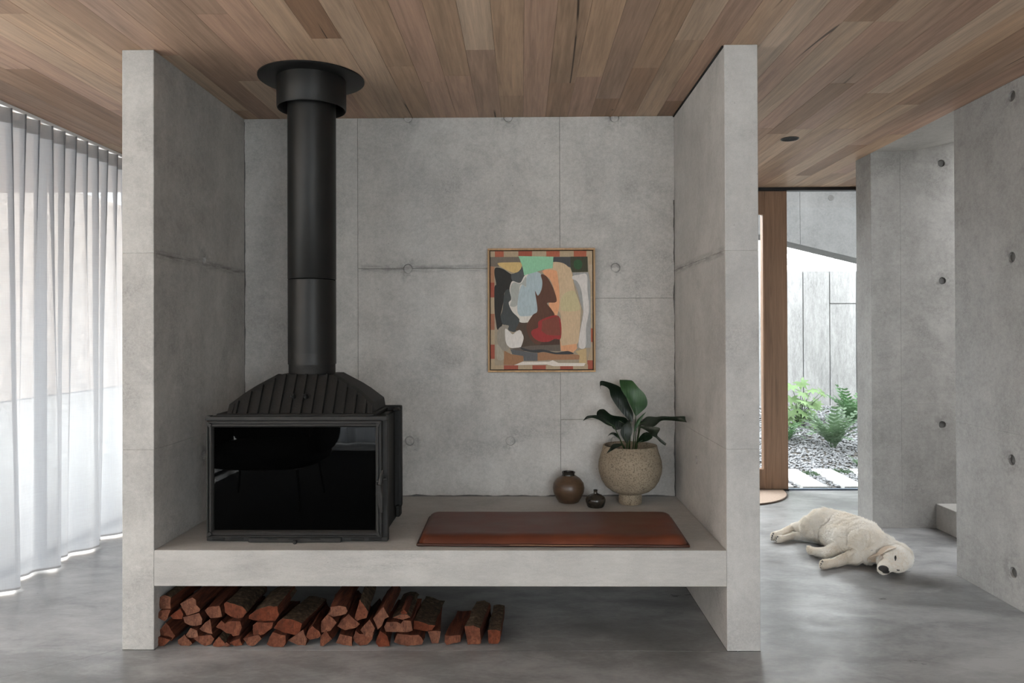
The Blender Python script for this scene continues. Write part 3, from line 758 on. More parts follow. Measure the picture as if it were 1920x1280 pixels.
LEAVES = [
 ([(892, 640, 897, 645, 902, 640, 0), (815, 480, 890, 520, 1040, 520, -.01), (760, 370, 880, 420, 1072, 430, -.02), (690, 260, 845, 320, 1030, 310, -.02), (662, 180, 800, 210, 940, 215, -.01), (655, 95, 750, 97, 842, 106, .02), (690, 110, 750, 130, 800, 120, .05)], 1, (850, 1050)),
 ([(815, 722, 830, 727, 850, 718, .03), (700, 600, 790, 590, 858, 600, .03), (590, 460, 700, 450, 805, 480, .02), (522, 340, 620, 330, 745, 340, .01), (490, 230, 560, 200, 665, 205, -.02), (400, 180, 430, 150, 470, 125, -.05), (364, 190, 362, 160, 362, 118, -.08), (368, 235, 370, 234, 372, 232, -.085)], 0, (800, 1050)),
 ([(795, 790, 800, 792, 804, 788, 0), (545, 795, 650, 710, 745, 665, -.02), (400, 730, 480, 645, 545, 625, -.05), (318, 640, 370, 580, 455, 560, -.075), (315, 575, 350, 545, 425, 538, -.085), (350, 545, 380, 535, 405, 532, -.07)], 0, (760, 1050)),
 ([(560, 800, 570, 790, 575, 780, -.05), (430, 745, 435, 710, 440, 680, -.07), (330, 690, 335, 655, 330, 628, -.09), (245, 668, 245, 645, 240, 626, -.11), (165, 682, 165, 660, 160, 642, -.12), (104, 713, 105, 712, 104, 710, -.13)], 0, (740, 1050)),
 ([(950, 750, 955, 755, 955, 765, -.03), (1060, 650, 1060, 720, 1050, 795, -.06), (1200, 650, 1185, 720, 1170, 795, -.10), (1300, 640, 1300, 670, 1275, 712, -.15), (1450, 645, 1450, 672, 1400, 705, -.19), (1600, 640, 1605, 685, 1580, 722, -.23), (1640, 645, 1645, 690, 1662, 732, -.25)], 0, (890, 1050)),
 ([(960, 790, 965, 800, 965, 810, -.05), (1100, 795, 1080, 830, 1060, 860, -.09), (1258, 818, 1200, 870, 1110, 900, -.12), (1220, 920, 1190, 930, 1150, 940, -.13), (1250, 960, 1235, 975, 1200, 965, -.14), (1310, 1010, 1295, 1025, 1270, 1035, -.15), (1358, 1050, 1352, 1068, 1340, 1082, -.16)], 0, (900, 1050)),
 ([(866, 870, 874, 880, 885, 872, -.03), (882, 800, 905, 800, 930, 790, -.03), (925, 690, 960, 682, 1000, 655, -.035), (1030, 592, 1040, 588, 1056, 572, -.04)], 1, (850, 1050)),
 ([(745, 1040, 760, 1045, 775, 1040, -.07), (668, 900, 740, 905, 838, 900, -.08), (695, 800, 760, 790, 838, 810, -.075), (770, 720, 790, 712, 802, 722, -.06)], 0, (760, 1060)),
 ([(905, 1040, 910, 1045, 915, 1040, -.08), (950, 960, 1000, 1000, 1060, 1015, -.10), (1000, 900, 1080, 940, 1145, 965, -.13), (1060, 878, 1110, 890, 1140, 925, -.14)], 0, (880, 1060)),
 ([(690, 1050, 700, 1060, 700, 1075, -.12), (560, 1060, 600, 1085, 650, 1095, -.15), (505, 1130, 530, 1135, 565, 1140, -.185), (455, 1205, 457, 1203, 460, 1200, -.195)], 0, (760, 1060)),
 ([(655, 985, 660, 980, 668, 975, -.04), (585, 935, 595, 915, 605, 895, -.06), (530, 912, 530, 900, 530, 886, -.07), (478, 938, 480, 936, 482, 930, -.075)], 0, (740, 1060)),
 ([(815, 790, 820, 795, 826, 790, .05), (600, 640, 700, 690, 800, 700, .07), (560, 700, 640, 760, 760, 800, .09), (540, 800, 560, 830, 600, 850, .1)], 0, (790, 1050)),
 ([(900, 800, 905, 805, 912, 800, .05), (960, 700, 1010, 740, 1080, 760, .08), (1050, 760, 1100, 800, 1150, 800, .10), (1140, 820, 1150, 830, 1160, 840, .12)], 0, (880, 1050)),
]
for rows_, fresh, base in LEAVES:
    v, f = leaf_vf(rows_)
    lf = from_pd('leaf', v, f, LEAFL if fresh else LEAFD, pl, True, None, 60)
    a = P8(base[0], base[1], rows_[0][6]*.35); a.z = ZS+hp-.038; b_ = P8(rows_[0][2], rows_[0][3], rows_[0][6]+.001)
    m = a.lerp(b_, .5)+Vector((0, 0, .004)); c1 = P8(rows_[1][2], rows_[1][3], rows_[1][6]+.004)
    v, f = tube_vf([a, m, b_, c1], [.0035, .003, .0024, .001], 6); from_pd('stem', v, f, STEMM, lf, True)

def vase(name, px, pybase, pr, mat, label, neck):
    y = on_z(px, pybase, ZS).y; y += pr[1]
    x = px_c(px, y); m1 = px_c(px+1, y)-px_c(px, y)
    t = thing(name, (x, y, ZS), label, 'vase')
    return t, x, y, m1
t, x, y, m1 = vase('round_vase', 1066, 944.5, (0, .05), GLZ1, 'round brown glazed vase with a short dark neck on the bench', 0)
s = m1
lathe('body', [(.001, 0), (17*s, 0), (19*s, .003), (24*s, 9*s), (28.5*s, 19*s), (29.8*s, 27*s), (28*s, 36*s), (22*s, 44*s), (15*s, 48.5*s), (12.5*s, 50*s)], (x, y, ZS), GLZ1, t, 48)
lathe('neck', [(12.5*s, 49*s), (11.5*s, 51*s), (11.8*s, 54*s), (12.8*s, 56*s), (12*s, 57*s), (10*s, 56.5*s), (9.5*s, 52*s), (9*s, 45*s)], (x, y, ZS), GLZ2, t, 40)
t, x, y, m1 = vase('bottle_vase', 1116.5, 952, (0, .03), GLZ2, 'small squat black glazed bottle vase beside the large pot', 0)
s = m1
lathe('body', [(.001, 0), (14.5*s, 0), (16*s, 2*s), (18.3*s, 9*s), (18.8*s, 14*s), (17*s, 18*s), (12*s, 22*s), (6*s, 24.5*s), (4*s, 25.5*s)], (x, y, ZS), GLZ2, t, 40)
lathe('neck', [(4*s, 25*s), (3.4*s, 27*s), (3.6*s, 30.5*s), (4.3*s, 31.5*s), (3.4*s, 32*s), (2.6*s, 31*s), (2.4*s, 27*s)], (x, y, ZS), GLZ2, t, 28)

# ------------------------------------------------------------------ painting
YA = DB-.045
xa, xb = on_y(914.5, 580, YA).x, on_y(1116.5, 580, YA).x; za, zb_ = on_y(1015, 697.5, YA).z, on_y(1015, 465, YA).z
pa = thing('abstract_painting', ((xa+xb)/2, DB-.02, za), 'framed abstract painting of overlapping organic shapes on the concrete wall', 'painting')
FRM = m_timber('frame_oak', [lin(186, 150, 108)], axis='Z', vein=False)
fw_ = .011
for nm, a, b_, c, d in (('frame_rail', xa, xb, zb_-fw_, zb_), ('frame_rail', xa, xb, za, za+fw_), ('frame_stile', xa, xa+fw_, za+fw_, zb_-fw_), ('frame_stile', xb-fw_, xb, za+fw_, zb_-fw_)):
    box(nm, a, b_, YA, DB-.002, c, d, FRM, pa, .001)
box('backing', xa+fw_, xb-fw_, DB-.02, DB-.003, za+fw_, zb_-fw_, m_plain('frame_shadow', (.02, .014, .01), .8), pa)
gi = fw_+.005
ca, cb_, cc, cd = xa+gi, xb-gi, za+gi, zb_-gi
S = [  # colour, outline in detail-picture pixels, smooth?
 ((158, 145, 126), [(165, 180), (980, 180), (1005, 400), (1005, 980), (965, 1132), (165, 1132)], 0),
 ((112, 102, 92), [(130, 180), (392, 180), (392, 235), (205, 240), (205, 268), (130, 262)], 0),
 ((70, 70, 72), [(672, 182), (834, 182), (834, 275), (815, 270), (760, 238), (675, 228)], 0),
 ((62, 62, 46), [(832, 180), (980, 180), (983, 315), (845, 318), (832, 280)], 0),
 ((48, 82, 52), [(862, 222), (900, 205), (932, 230), (925, 280), (890, 294), (862, 270)], 1),
 ((40, 38, 35), [(175, 275), (240, 285), (310, 330), (345, 322), (395, 290), (405, 262), (428, 345), (395, 405), (320, 395), (300, 480), (255, 490), (245, 560), (230, 640), (218, 700), (235, 770), (192, 820), (175, 740), (165, 650), (165, 450), (180, 420), (165, 330)], 1),
 ((66, 70, 70), [(255, 490), (300, 470), (310, 560), (295, 580), (310, 640), (375, 720), (388, 755), (350, 835), (290, 825), (270, 780), (235, 770), (218, 700), (235, 640)], 1),
 ((78, 81, 82), [(312, 335), (345, 324), (395, 295), (406, 264), (428, 345), (395, 405), (325, 392)], 1),
 ((202, 172, 116), [(203, 232), (300, 228), (395, 230), (404, 262), (380, 305), (340, 320), (290, 305), (240, 278), (200, 250)], 1),
 ((78, 64, 53), [(375, 720), (450, 752), (480, 900), (735, 900), (740, 1005), (560, 1000), (385, 980), (420, 900), (400, 830), (345, 825), (380, 755)], 0),
 ((198, 173, 142), [(675, 228), (760, 235), (815, 272), (840, 310), (868, 470), (910, 590), (918, 660), (905, 860), (882, 950), (760, 970), (735, 880), (745, 700), (715, 640), (735, 560), (725, 380), (690, 300), (600, 295), (655, 270)], 1),
 ((190, 178, 140), [(760, 520), (860, 480), (905, 590), (905, 650), (800, 660), (745, 640)], 1),
 ((217, 157, 117), [(590, 300), (690, 298), (718, 340), (735, 560), (710, 700), (680, 702), (640, 590), (700, 575), (690, 480), (650, 380), (605, 340)], 1),
 ((212, 157, 118), [(735, 890), (750, 962), (880, 945), (886, 985), (850, 1022), (745, 1006)], 0),
 ((208, 203, 194), [(330, 393), (390, 408), (430, 345), (470, 345), (540, 660), (500, 690), (460, 752), (388, 754), (378, 718), (320, 660), (289, 585), (312, 550), (297, 470), (310, 410)], 1),
 ((166, 167, 161), [(328, 405), (395, 414), (440, 355), (445, 440), (390, 430), (365, 600), (302, 612), (314, 556), (303, 470)], 1),
 ((168, 183, 188), [(460, 338), (520, 308), (582, 345), (582, 440), (562, 500), (540, 522), (525, 490), (540, 655), (500, 692), (420, 702), (378, 690), (364, 620), (383, 480), (410, 425), (440, 445), (445, 370)], 1),
 ((92, 60, 46), [(572, 338), (612, 345), (652, 400), (692, 490), (706, 576), (625, 586), (662, 640), (688, 702), (600, 760), (600, 860), (580, 935), (520, 945), (470, 890), (448, 830), (450, 770), (500, 690), (540, 650), (520, 485), (545, 522), (577, 470), (584, 400)], 1),
 ((72, 50, 41), [(640, 900), (735, 890), (736, 957), (560, 958), (580, 925)], 0),
 ((152, 52, 50), [(560, 740), (725, 700), (746, 890), (690, 902), (640, 925), (570, 926), (510, 895), (485, 850), (500, 820), (545, 800)], 1),
 ((127, 67, 54), [(582, 742), (725, 700), (744, 868), (690, 872), (620, 865), (575, 830)], 0),
 ((152, 152, 150), [(850, 320), (985, 318), (1005, 420), (1006, 980), (888, 982), (905, 880), (940, 660), (915, 580), (890, 480), (860, 400)], 0),
 ((204, 199, 195), [(848, 352), (900, 340), (972, 340), (978, 480), (992, 640), (965, 800), (960, 970), (903, 976), (905, 880), (935, 720), (942, 640), (925, 480), (890, 400), (850, 378)], 1),
 ((146, 139, 128), [(195, 820), (240, 783), (288, 783), (278, 815), (255, 830), (262, 920), (292, 970), (270, 1002), (230, 995), (188, 920)], 1),
 ((166, 157, 141), [(183, 945), (232, 1000), (246, 1075), (192, 1082), (178, 1000)], 1),
 ((214, 209, 203), [(258, 813), (298, 838), (322, 860), (350, 840), (385, 823), (405, 850), (418, 900), (385, 987), (340, 985), (290, 970), (262, 920)], 1),
 ((97, 88, 80), [(290, 985), (385, 975), (480, 960), (735, 952), (740, 1010), (560, 1005), (400, 1010)], 0),
 ((92, 93, 95), [(300, 990), (420, 1010), (540, 1025), (540, 1093), (420, 1093), (415, 1050), (320, 1035)], 0),
 ((153, 113, 82), [(250, 1003), (310, 1035), (416, 1050), (416, 1095), (330, 1130), (243, 1126)], 0),
 ((157, 117, 87), [(540, 1022), (600, 1018), (700, 1035), (840, 1035), (905, 1043), (912, 1082), (800, 1085), (640, 1085), (540, 1092)], 0),
 ((58, 58, 60), [(385, 972), (480, 998), (560, 993), (620, 1000), (700, 1020), (800, 1008), (850, 1025), (840, 1036), (700, 1036), (600, 1016), (540, 1022), (480, 1016), (420, 1002)], 1),
 ((188, 163, 122), [(868, 1010), (966, 985), (968, 1122), (900, 1122), (907, 1050)], 0),
 ((218, 209, 199), [(410, 1100), (640, 1100), (672, 1088), (722, 1112), (960, 1114), (945, 1140), (680, 1140), (620, 1125), (335, 1131)], 0),
 ((142, 194, 158), [(375, 173), (682, 180), (675, 280), (600, 292), (500, 322), (425, 343), (410, 260)], 0),
]
OR, BE = (166, 92, 68), (172, 152, 126)
RD = (154, 80, 62)
sq = []
tops = [130, 247, 375, 495, 620, 737, 860, 970, 1022]
for i in range(8): sq.append(((OR if i in (0, 4, 6) else RD) if i % 2 == 0 else BE, [(tops[i], 130), (tops[i+1], 130), (tops[i+1], 184), (tops[i], 184)], 0))
lf_ = [130, 260, 405, 535, 680, 820, 950, 1075, 1168]; lc = [BE, (168, 122, 92), RD, BE, (156, 104, 80), BE, RD, BE]
for i in range(8): sq.append((lc[i], [(130, lf_[i]), (170, lf_[i]), (170, lf_[i+1]), (130, lf_[i+1])], 0))
bt = [130, 245, 370, 495, 612, 737, 850, 980, 1022]
for i in range(8): sq.append((BE if i % 2 == 0 else RD, [(bt[i], 1126), (bt[i+1], 1126), (bt[i+1], 1168), (bt[i], 1168)], 0))
rt = [184, 250, 400, 530, 680, 810, 930, 1090, 1126]; rc = [BE, (178, 160, 138), BE, (180, 160, 136), BE, OR, BE, RD]
for i in range(8): sq.append((rc[i], [(975, rt[i]), (1022, rt[i]), (1022, rt[i+1]), (975, rt[i+1])], 0))
verts, faces, cols = [], [], []
def add_poly(pts, col, y):
    n = len(verts)
    P = []
    for (u, w) in pts:
        u = min(max(u, 130), 1022); w = min(max(w, 130), 1168)
        P.append((ca+(u-130)/892*(cb_-ca), cc+(1168-w)/1038*(cd-cc)))
    ar = sum(P[i][0]*P[(i+1) % len(P)][1]-P[(i+1) % len(P)][0]*P[i][1] for i in range(len(P)))
    if ar < 0: P.reverse()
    for (x, z) in P: verts.append((x, y, z))
    faces.append(tuple(range(n, n+len(P)))); cols.append(lin(*col))
yc = DB-.032
add_poly([(130, 130), (1022, 130), (1022, 1168), (130, 1168)], BE, yc)
for k, (c, pts, sm) in enumerate(sq): add_poly(pts, c, yc-.00008-.000006*k)
for k, (c, pts, sm) in enumerate(S): add_poly(catmull(pts, 5) if sm else pts, c, yc-.0003-.00012*k)
b = NB('oil_paint'); at = b.n('ShaderNodeVertexColor', layer_name='paint'); p_ = b.pos('Object')
br_ = b.noise(b.mapping(p_, (30, 30, 7)), 6, 4, .6)
pc = b.n('ShaderNodeHueSaturation', {'Color': at.outputs[0], 'Value': b.mr(br_, .3, .7, .88, 1.1), 'Saturation': 1.0, 'Hue': .5}).outputs[0]
b.bsdf(Base_Color=pc, Roughness=.6, Normal=b.bump(br_, .1, .002), Specular_IOR_Level=.3)
cv = from_pd('canvas', verts, faces, b.m, pa)
ca_ = cv.data.color_attributes.new('paint', 'FLOAT_COLOR', 'CORNER')
for p, c in zip(cv.data.polygons, cols):
    for li in p.loop_indices: ca_.data[li].color = c
box('canvas_edge', ca, cb_, yc+.0002, DB-.018, cc, cd, m_plain('raw_canvas', lin(190, 175, 150), .8), pa)

# ------------------------------------------------------------------ firewood
def m_logs(name, side_a, side_b, end):
    b = NB(name); p = b.pos('Object'); at = b.n('ShaderNodeVertexColor', layer_name='part')
    s = b.n('ShaderNodeSeparateColor', {0: at.outputs[0]}); e = s.outputs[0]; bark = s.outputs[1]
    oi = b.n('ShaderNodeObjectInfo').outputs['Random']
    sp = b.mapping(p, (1, .08, 1)); n1 = b.noise(sp, 60, 5, .65, .5); n2 = b.noise(p, 45, 5, .7); n3 = b.noise(p, 12, 3)
    red = b.ramp(n1, [(.3, lin(42, 21, 14)), (.5, lin(78, 40, 26)), (.72, lin(112, 63, 41))])
    brk = b.ramp(n2, [(.3, lin(38, 30, 23)), (.55, lin(80, 66, 52)), (.75, lin(128, 112, 92))])
    endc = b.ramp(b.math('ADD', b.math('MULTIPLY', n2, .6), b.math('MULTIPLY', n3, .4)), [(.3, lin(62, 32, 21)), (.5, lin(100, 55, 37)), (.7, lin(132, 80, 56))])
    endc = b.n('ShaderNodeHueSaturation', {'Color': endc, 'Value': b.mr(oi, 0, 1, .82, 1.15), 'Hue': b.mr(oi, 0, 1, .495, .508), 'Saturation': b.mr(oi, 0, 1, 1.08, .85)}).outputs[0]
    # radial checks (cracks) on the cut ends
    ck = b.noise(b.mapping(p, (1, 1, .12)), 38, 2, .5, 1.2)
    endc = b.mix(b.mr(b.math('ABSOLUTE', b.math('SUBTRACT', ck, .5)), .006, .016, .55, 0), endc, lin(52, 28, 20))
    c = b.mix(bark, red, brk); c = b.mix(e, c, endc)
    h = b.math('ADD', n1, n2)
    b.bsdf(Base_Color=c, Roughness=.85, Normal=b.bump(h, .6, .006), Specular_IOR_Level=.25)
    return b.m
LOGM = m_logs('firewood', 0, 0, 0)
ox = {1: 280, 2: 440, 3: 600, 4: 770}
LOGS = [  # crop, outline of the cut end, bark (0 none, 1 top bark, 2 all bark), look
 (1, [(165, 270), (255, 225), (375, 270), (365, 400), (375, 470), (150, 470)], 1, 'rough-topped split firewood log'),
 (1, [(115, 600), (160, 510), (240, 485), (370, 480), (310, 640), (265, 690)], 0, 'small orange split firewood log'),
 (1, [(355, 590), (440, 520), (540, 460), (575, 560), (570, 640), (400, 645)], 0, 'pointed orange split firewood log'),
 (1, [(520, 380), (740, 265), (800, 310), (810, 395), (885, 470), (860, 520), (640, 585)], 0, 'large square-ended log with a checked end'),
 (1, [(570, 610), (650, 590), (860, 530), (910, 640), (900, 740), (800, 765), (700, 745), (605, 705)], 0, 'rounded brown split firewood log'),
 (1, [(945, 490), (1010, 435), (1200, 415), (1240, 520), (1250, 610), (1040, 630)], 0, 'blocky orange split firewood log'),
 (1, [(1270, 375), (1320, 345), (1450, 380), (1600, 420), (1680, 520), (1610, 620), (1520, 640), (1400, 600), (1290, 530)], 1, 'grey-barked hollow-sided firewood log'),
 (1, [(150, 850), (290, 695), (345, 770), (440, 930), (380, 1030), (160, 905)], 0, 'tilted square split firewood log'),
 (1, [(105, 1010), (170, 995), (370, 1040), (290, 1120), (250, 1155), (115, 1150)], 0, 'low brown split firewood log'),
 (1, [(655, 870), (710, 785), (820, 840), (840, 950), (720, 970), (600, 955)], 0, 'small squarish split firewood log'),
 (1, [(855, 810), (960, 700), (1040, 640), (1085, 900), (1010, 895), (900, 850)], 0, 'bright orange triangular firewood log'),
 (1, [(490, 1060), (600, 970), (640, 1010), (740, 1130), (690, 1165), (540, 1165), (490, 1130)], 0, 'dark lumpy split firewood log'),
 (1, [(740, 1025), (830, 990), (1060, 960), (1115, 1030), (1060, 1130), (960, 1155), (880, 1130), (800, 1060)], 0, 'wide half-round split firewood log'),
 (1, [(1075, 1130), (1130, 1060), (1200, 990), (1290, 1090), (1310, 1150), (1220, 1170), (1090, 1165)], 1, 'greyish wedge firewood log'),
 (1, [(1255, 990), (1320, 925), (1400, 980), (1340, 1010)], 0, 'thin splinter of firewood'),
 (1, [(1340, 1110), (1440, 1060), (1560, 1010), (1590, 1140), (1480, 1150)], 0, 'small wedge-shaped firewood log'),
 (1, [(1130, 780), (1220, 660), (1290, 720), (1390, 670), (1560, 680), (1590, 790), (1550, 920), (1440, 945), (1400, 900), (1310, 890), (1230, 820)], 0, 'ragged grey-brown split firewood log'),
 (2, [(230, 640), (240, 580), (370, 480), (560, 420), (740, 420), (770, 560), (720, 640), (700, 670), (400, 680)], 1, 'dark knotty firewood log with a hole'),
 (2, [(300, 740), (370, 700), (660, 700), (640, 800), (510, 900), (430, 930), (320, 980)], 0, 'split firewood log with a torn end'),
 (2, [(140, 1040), (300, 990), (410, 970), (470, 1040), (340, 1165), (290, 1175), (220, 1150)], 0, 'rough rusty split firewood log'),
 (2, [(665, 800), (740, 690), (820, 620), (1040, 660), (1170, 710), (1100, 910), (1060, 925), (850, 880)], 1, 'large mossy-topped firewood log'),
 (2, [(550, 1110), (590, 990), (650, 890), (780, 940), (880, 950), (880, 1080), (840, 1160), (600, 1150)], 0, 'upright rusty split firewood log'),
 (2, [(910, 1075), (1180, 890), (1240, 1060), (1220, 1165), (1090, 1165)], 0, 'pinkish triangular firewood log'),
 (2, [(1215, 950), (1250, 850), (1330, 760), (1450, 850), (1480, 920), (1430, 970), (1290, 1000)], 0, 'red-brown split firewood log'),
 (3, [(10, 760), (20, 680), (130, 560), (240, 640), (290, 700), (180, 850), (20, 875)], 0, 'broad smooth orange split firewood log'),
 (3, [(125, 565), (180, 510), (170, 430), (330, 410), (450, 430), (475, 510), (450, 555), (230, 605)], 0, 'pale-ended log with frayed top edge'),
 (3, [(285, 770), (380, 650), (490, 545), (590, 640), (690, 730), (620, 790), (430, 840)], 0, 'fan-shaped firewood log with a splintered edge'),
 (3, [(590, 640), (620, 520), (680, 310), (760, 400), (830, 520), (800, 620), (640, 670)], 1, 'tall grey-barked firewood log with orange end'),
 (3, [(905, 630), (1000, 530), (1090, 430), (1190, 600), (1110, 640), (1060, 760), (990, 830)], 0, 'long smooth kite-shaped firewood log'),
 (3, [(685, 830), (760, 740), (850, 645), (940, 800), (890, 960), (780, 950)], 0, 'brown diamond-ended firewood log'),
 (3, [(0, 1010), (100, 900), (160, 1000), (210, 1060), (60, 1175), (0, 1180)], 0, 'ridged red-brown firewood log'),
 (3, [(265, 1085), (340, 930), (550, 980), (560, 1140), (400, 1125)], 0, 'pink-ended blocky firewood log'),
 (3, [(560, 1040), (600, 920), (680, 980), (930, 960), (900, 1080), (810, 1170), (690, 1180), (590, 1120)], 2, 'round-bottomed firewood log with pale bark rim'),
 (3, [(945, 1080), (1030, 870), (1160, 960), (1200, 1140), (1000, 1155)], 0, 'dull brown blocky firewood log'),
 (3, [(1090, 770), (1130, 690), (1320, 690), (1400, 730), (1430, 660), (1570, 670), (1590, 840), (1520, 870), (1120, 860)], 0, 'wide flat firewood log with a notched top'),
 (3, [(1255, 1080), (1330, 930), (1560, 960), (1700, 950), (1780, 1060), (1750, 1120), (1500, 1150), (1350, 1120)], 2, 'curved slab of firewood with three cracks'),
 (3, [(1380, 520), (1440, 480), (1500, 540), (1410, 600)], 0, 'thin orange kindling stick'),
 (3, [(1240, 620), (1390, 560), (1500, 560), (1560, 610), (1420, 650)], 1, 'flat dark offcut of firewood'),
 (4, [(40, 660), (200, 690), (320, 740), (430, 750), (350, 865), (220, 850), (50, 810)], 1, 'mossy slab-topped firewood log'),
 (4, [(290, 930), (400, 925), (520, 930), (500, 1060), (480, 1145), (360, 1145), (330, 1060)], 0, 'narrow upright firewood log'),
 (4, [(580, 950), (680, 960), (860, 950), (860, 1070), (620, 1115), (580, 1080)], 0, 'dark low firewood log'),
 (4, [(920, 760), (1080, 740), (1190, 800), (1210, 1060), (1180, 1080), (980, 1080), (930, 860)], 1, 'tall grey-barked firewood log split across the end'),
 (4, [(1320, 870), (1450, 865), (1545, 880), (1540, 1060), (1500, 1110), (1330, 1110)], 1, 'bark-topped firewood log at the open right end'),
]
LR = random.Random(5)
built = []
for (cr, pts, bark, look) in LOGS:
    P2 = [(ox[cr]+u/9.144, 1090+v/9.144) for u, v in pts]
    cyp = sum(p[1] for p in P2)/len(P2)
    yfr = .035 if cr < 4 else .06
    if cyp < 1185: yfr += .012
    yfr += LR.uniform(-.01, .012)
    pts3 = [on_y(a, b_, yfr) for a, b_ in P2]
    low = min(q.z for q in pts3)
    if cyp > 1196 and low > 0 or low < .001:
        # bottom row rests on the floor
        for q in pts3: q.z += .001-low
    # subdivide the outline and roughen
    ring = []
    for a, b_ in zip(pts3, pts3[1:]+pts3[:1]):
        n_ = max(1, int((b_-a).length/.016))
        for k in range(n_):
            q = a.lerp(b_, k/n_); ring.append(q)
    c_s = sum(ring, Vector())/len(ring); ring = [c_s+(q-c_s)*.965 for q in ring]
    c = sum(ring, Vector())/len(ring)
    L = LR.uniform(.29, .35) if look[:4] != 'thin' else LR.uniform(.22, .28)
    dirx = LR.uniform(-.035, .035); dz = 0 if cyp > 1196 else LR.uniform(-.02, .008)
    nseg = 9; vs, fs = [], []
    seed = LR.uniform(0, 100); tw = LR.uniform(-.10, .10)
    for s in range(nseg+1):
        t = s/nseg; shr = 1-.06*abs(LR.uniform(0, 1))*(t)
        for q in ring:
            r = q-c
            rx = r.x*math.cos(tw*t)-r.z*math.sin(tw*t); rz = r.x*math.sin(tw*t)+r.z*math.cos(tw*t)
            k = 1+(.15*mnoise.noise(Vector((rx*30+seed, t*3, rz*30)))+.08*mnoise.noise(Vector((rx*90+seed, t*9, rz*90))))*(1 if s else .45)
            d = L*t+(.006*mnoise.noise(Vector((q.x*60, seed, q.z*60))) if s in (0, nseg) else 0)
            z = c.z+rz*k*shr+dz*t
            vs.append(Vector((c.x+rx*k*shr+dirx*t, yfr+d, max(.001, min(z, ZB-.004)))))
    n_ = len(ring)
    for s in range(nseg):
        for k in range(n_): fs.append((s*n_+k, s*n_+(k+1) % n_, (s+1)*n_+(k+1) % n_, (s+1)*n_+k))
    # ends: inner ring + centre for relief
    for base, sgn in ((0, -1), (nseg*n_, 1)):
        i0 = len(vs); cc_ = sum((vs[base+k] for k in range(n_)), Vector())/n_
        for k in range(n_):
            q = vs[base+k].lerp(cc_, .45); q.y += .004*mnoise.noise(q*70)
            vs.append(q)
        vs.append(cc_.copy())
        for k in range(n_):
            a, b_, c_, d_ = base+k, base+(k+1) % n_, i0+(k+1) % n_, i0+k
            fs.append((a, d_, c_, b_) if sgn < 0 else (a, b_, c_, d_)); fs.append((d_, i0+n_, c_) if sgn < 0 else (d_, c_, i0+n_))
    loc = Vector((c.x, yfr+L/2, min(v_.z for v_ in vs)))
    o = from_pd('firewood_log', vs, fs, LOGM, None, True, loc, 38)
    bmx = bmesh.new(); bmx.from_mesh(o.data); bmesh.ops.recalc_face_normals(bmx, faces=bmx.faces); bmx.to_mesh(o.data); bmx.free()
    lay = o.data.color_attributes.new('part', 'FLOAT_COLOR', 'CORNER'); zc_ = c.z-loc.z
    ztp = max(v_.z for v_ in vs)-loc.z
    for p in o.data.polygons:
        nn = p.normal; e = 1.0 if abs(nn.y) > .75 else 0.0
        bk = 0.0
        if not e:
            if bark == 1 and nn.z > .35: bk = 1.0
            elif bark == 2 and nn.z < .2: bk = .8
        for li in p.loop_indices: lay.data[li].color = (e, bk, 0, 1)
    row = 'bottom' if cyp > 1196 else ('middle' if cyp > 1168 else 'top')
    built.append([o, row, c.x, look])
for row in ('bottom', 'middle', 'top'):
    L_ = sorted([b_ for b_ in built if b_[1] == row], key=lambda b_: b_[2])
    for i, (o, r, x, look) in enumerate(L_):
        pl_ = 'leftmost' if i == 0 else ('rightmost' if i == len(L_)-1 else ORD[i]+' from left')
        tag(o, '%s, %s in %s row' % (look, pl_, row), 'log', 'firewood stacked under the bench')

# ------------------------------------------------------------------ curtains
def m_sheer(name, transp, col, dens=.55):
    b = NB(name); w = b.pos('World')
    weave = b.noise(b.mapping(w, (1, 1, .02)), 420, 3, .7); weave2 = b.noise(b.mapping(w, (.05, .05, 1)), 300, 2, .6)
    k = b.math('ADD', b.math('MULTIPLY', weave, .6), b.math('MULTIPLY', weave2, .4))
    tr = b.n('ShaderNodeBsdfTransparent', {'Color': (1, 1, 1, 1)}); tl = b.n('ShaderNodeBsdfTranslucent', {'Color': col}); df = b.n('ShaderNodeBsdfDiffuse', {'Color': col})
    a = b.n('ShaderNodeMixShader', {0: dens, 1: tl.outputs[0], 2: df.outputs[0]})
    m = b.n('ShaderNodeMixShader', {0: b.mr(k, .35, .65, 1-transp-.05, 1-transp+.05), 1: tr.outputs[0], 2: a.outputs[0]})
    return b.surf(m.outputs[0])
SHEER = m_sheer('sheer_linen', .08, (.38, .40, .43, 1), .42); HEADER = m_sheer('curtain_header', .08, (.30, .30, .31, 1), .75)
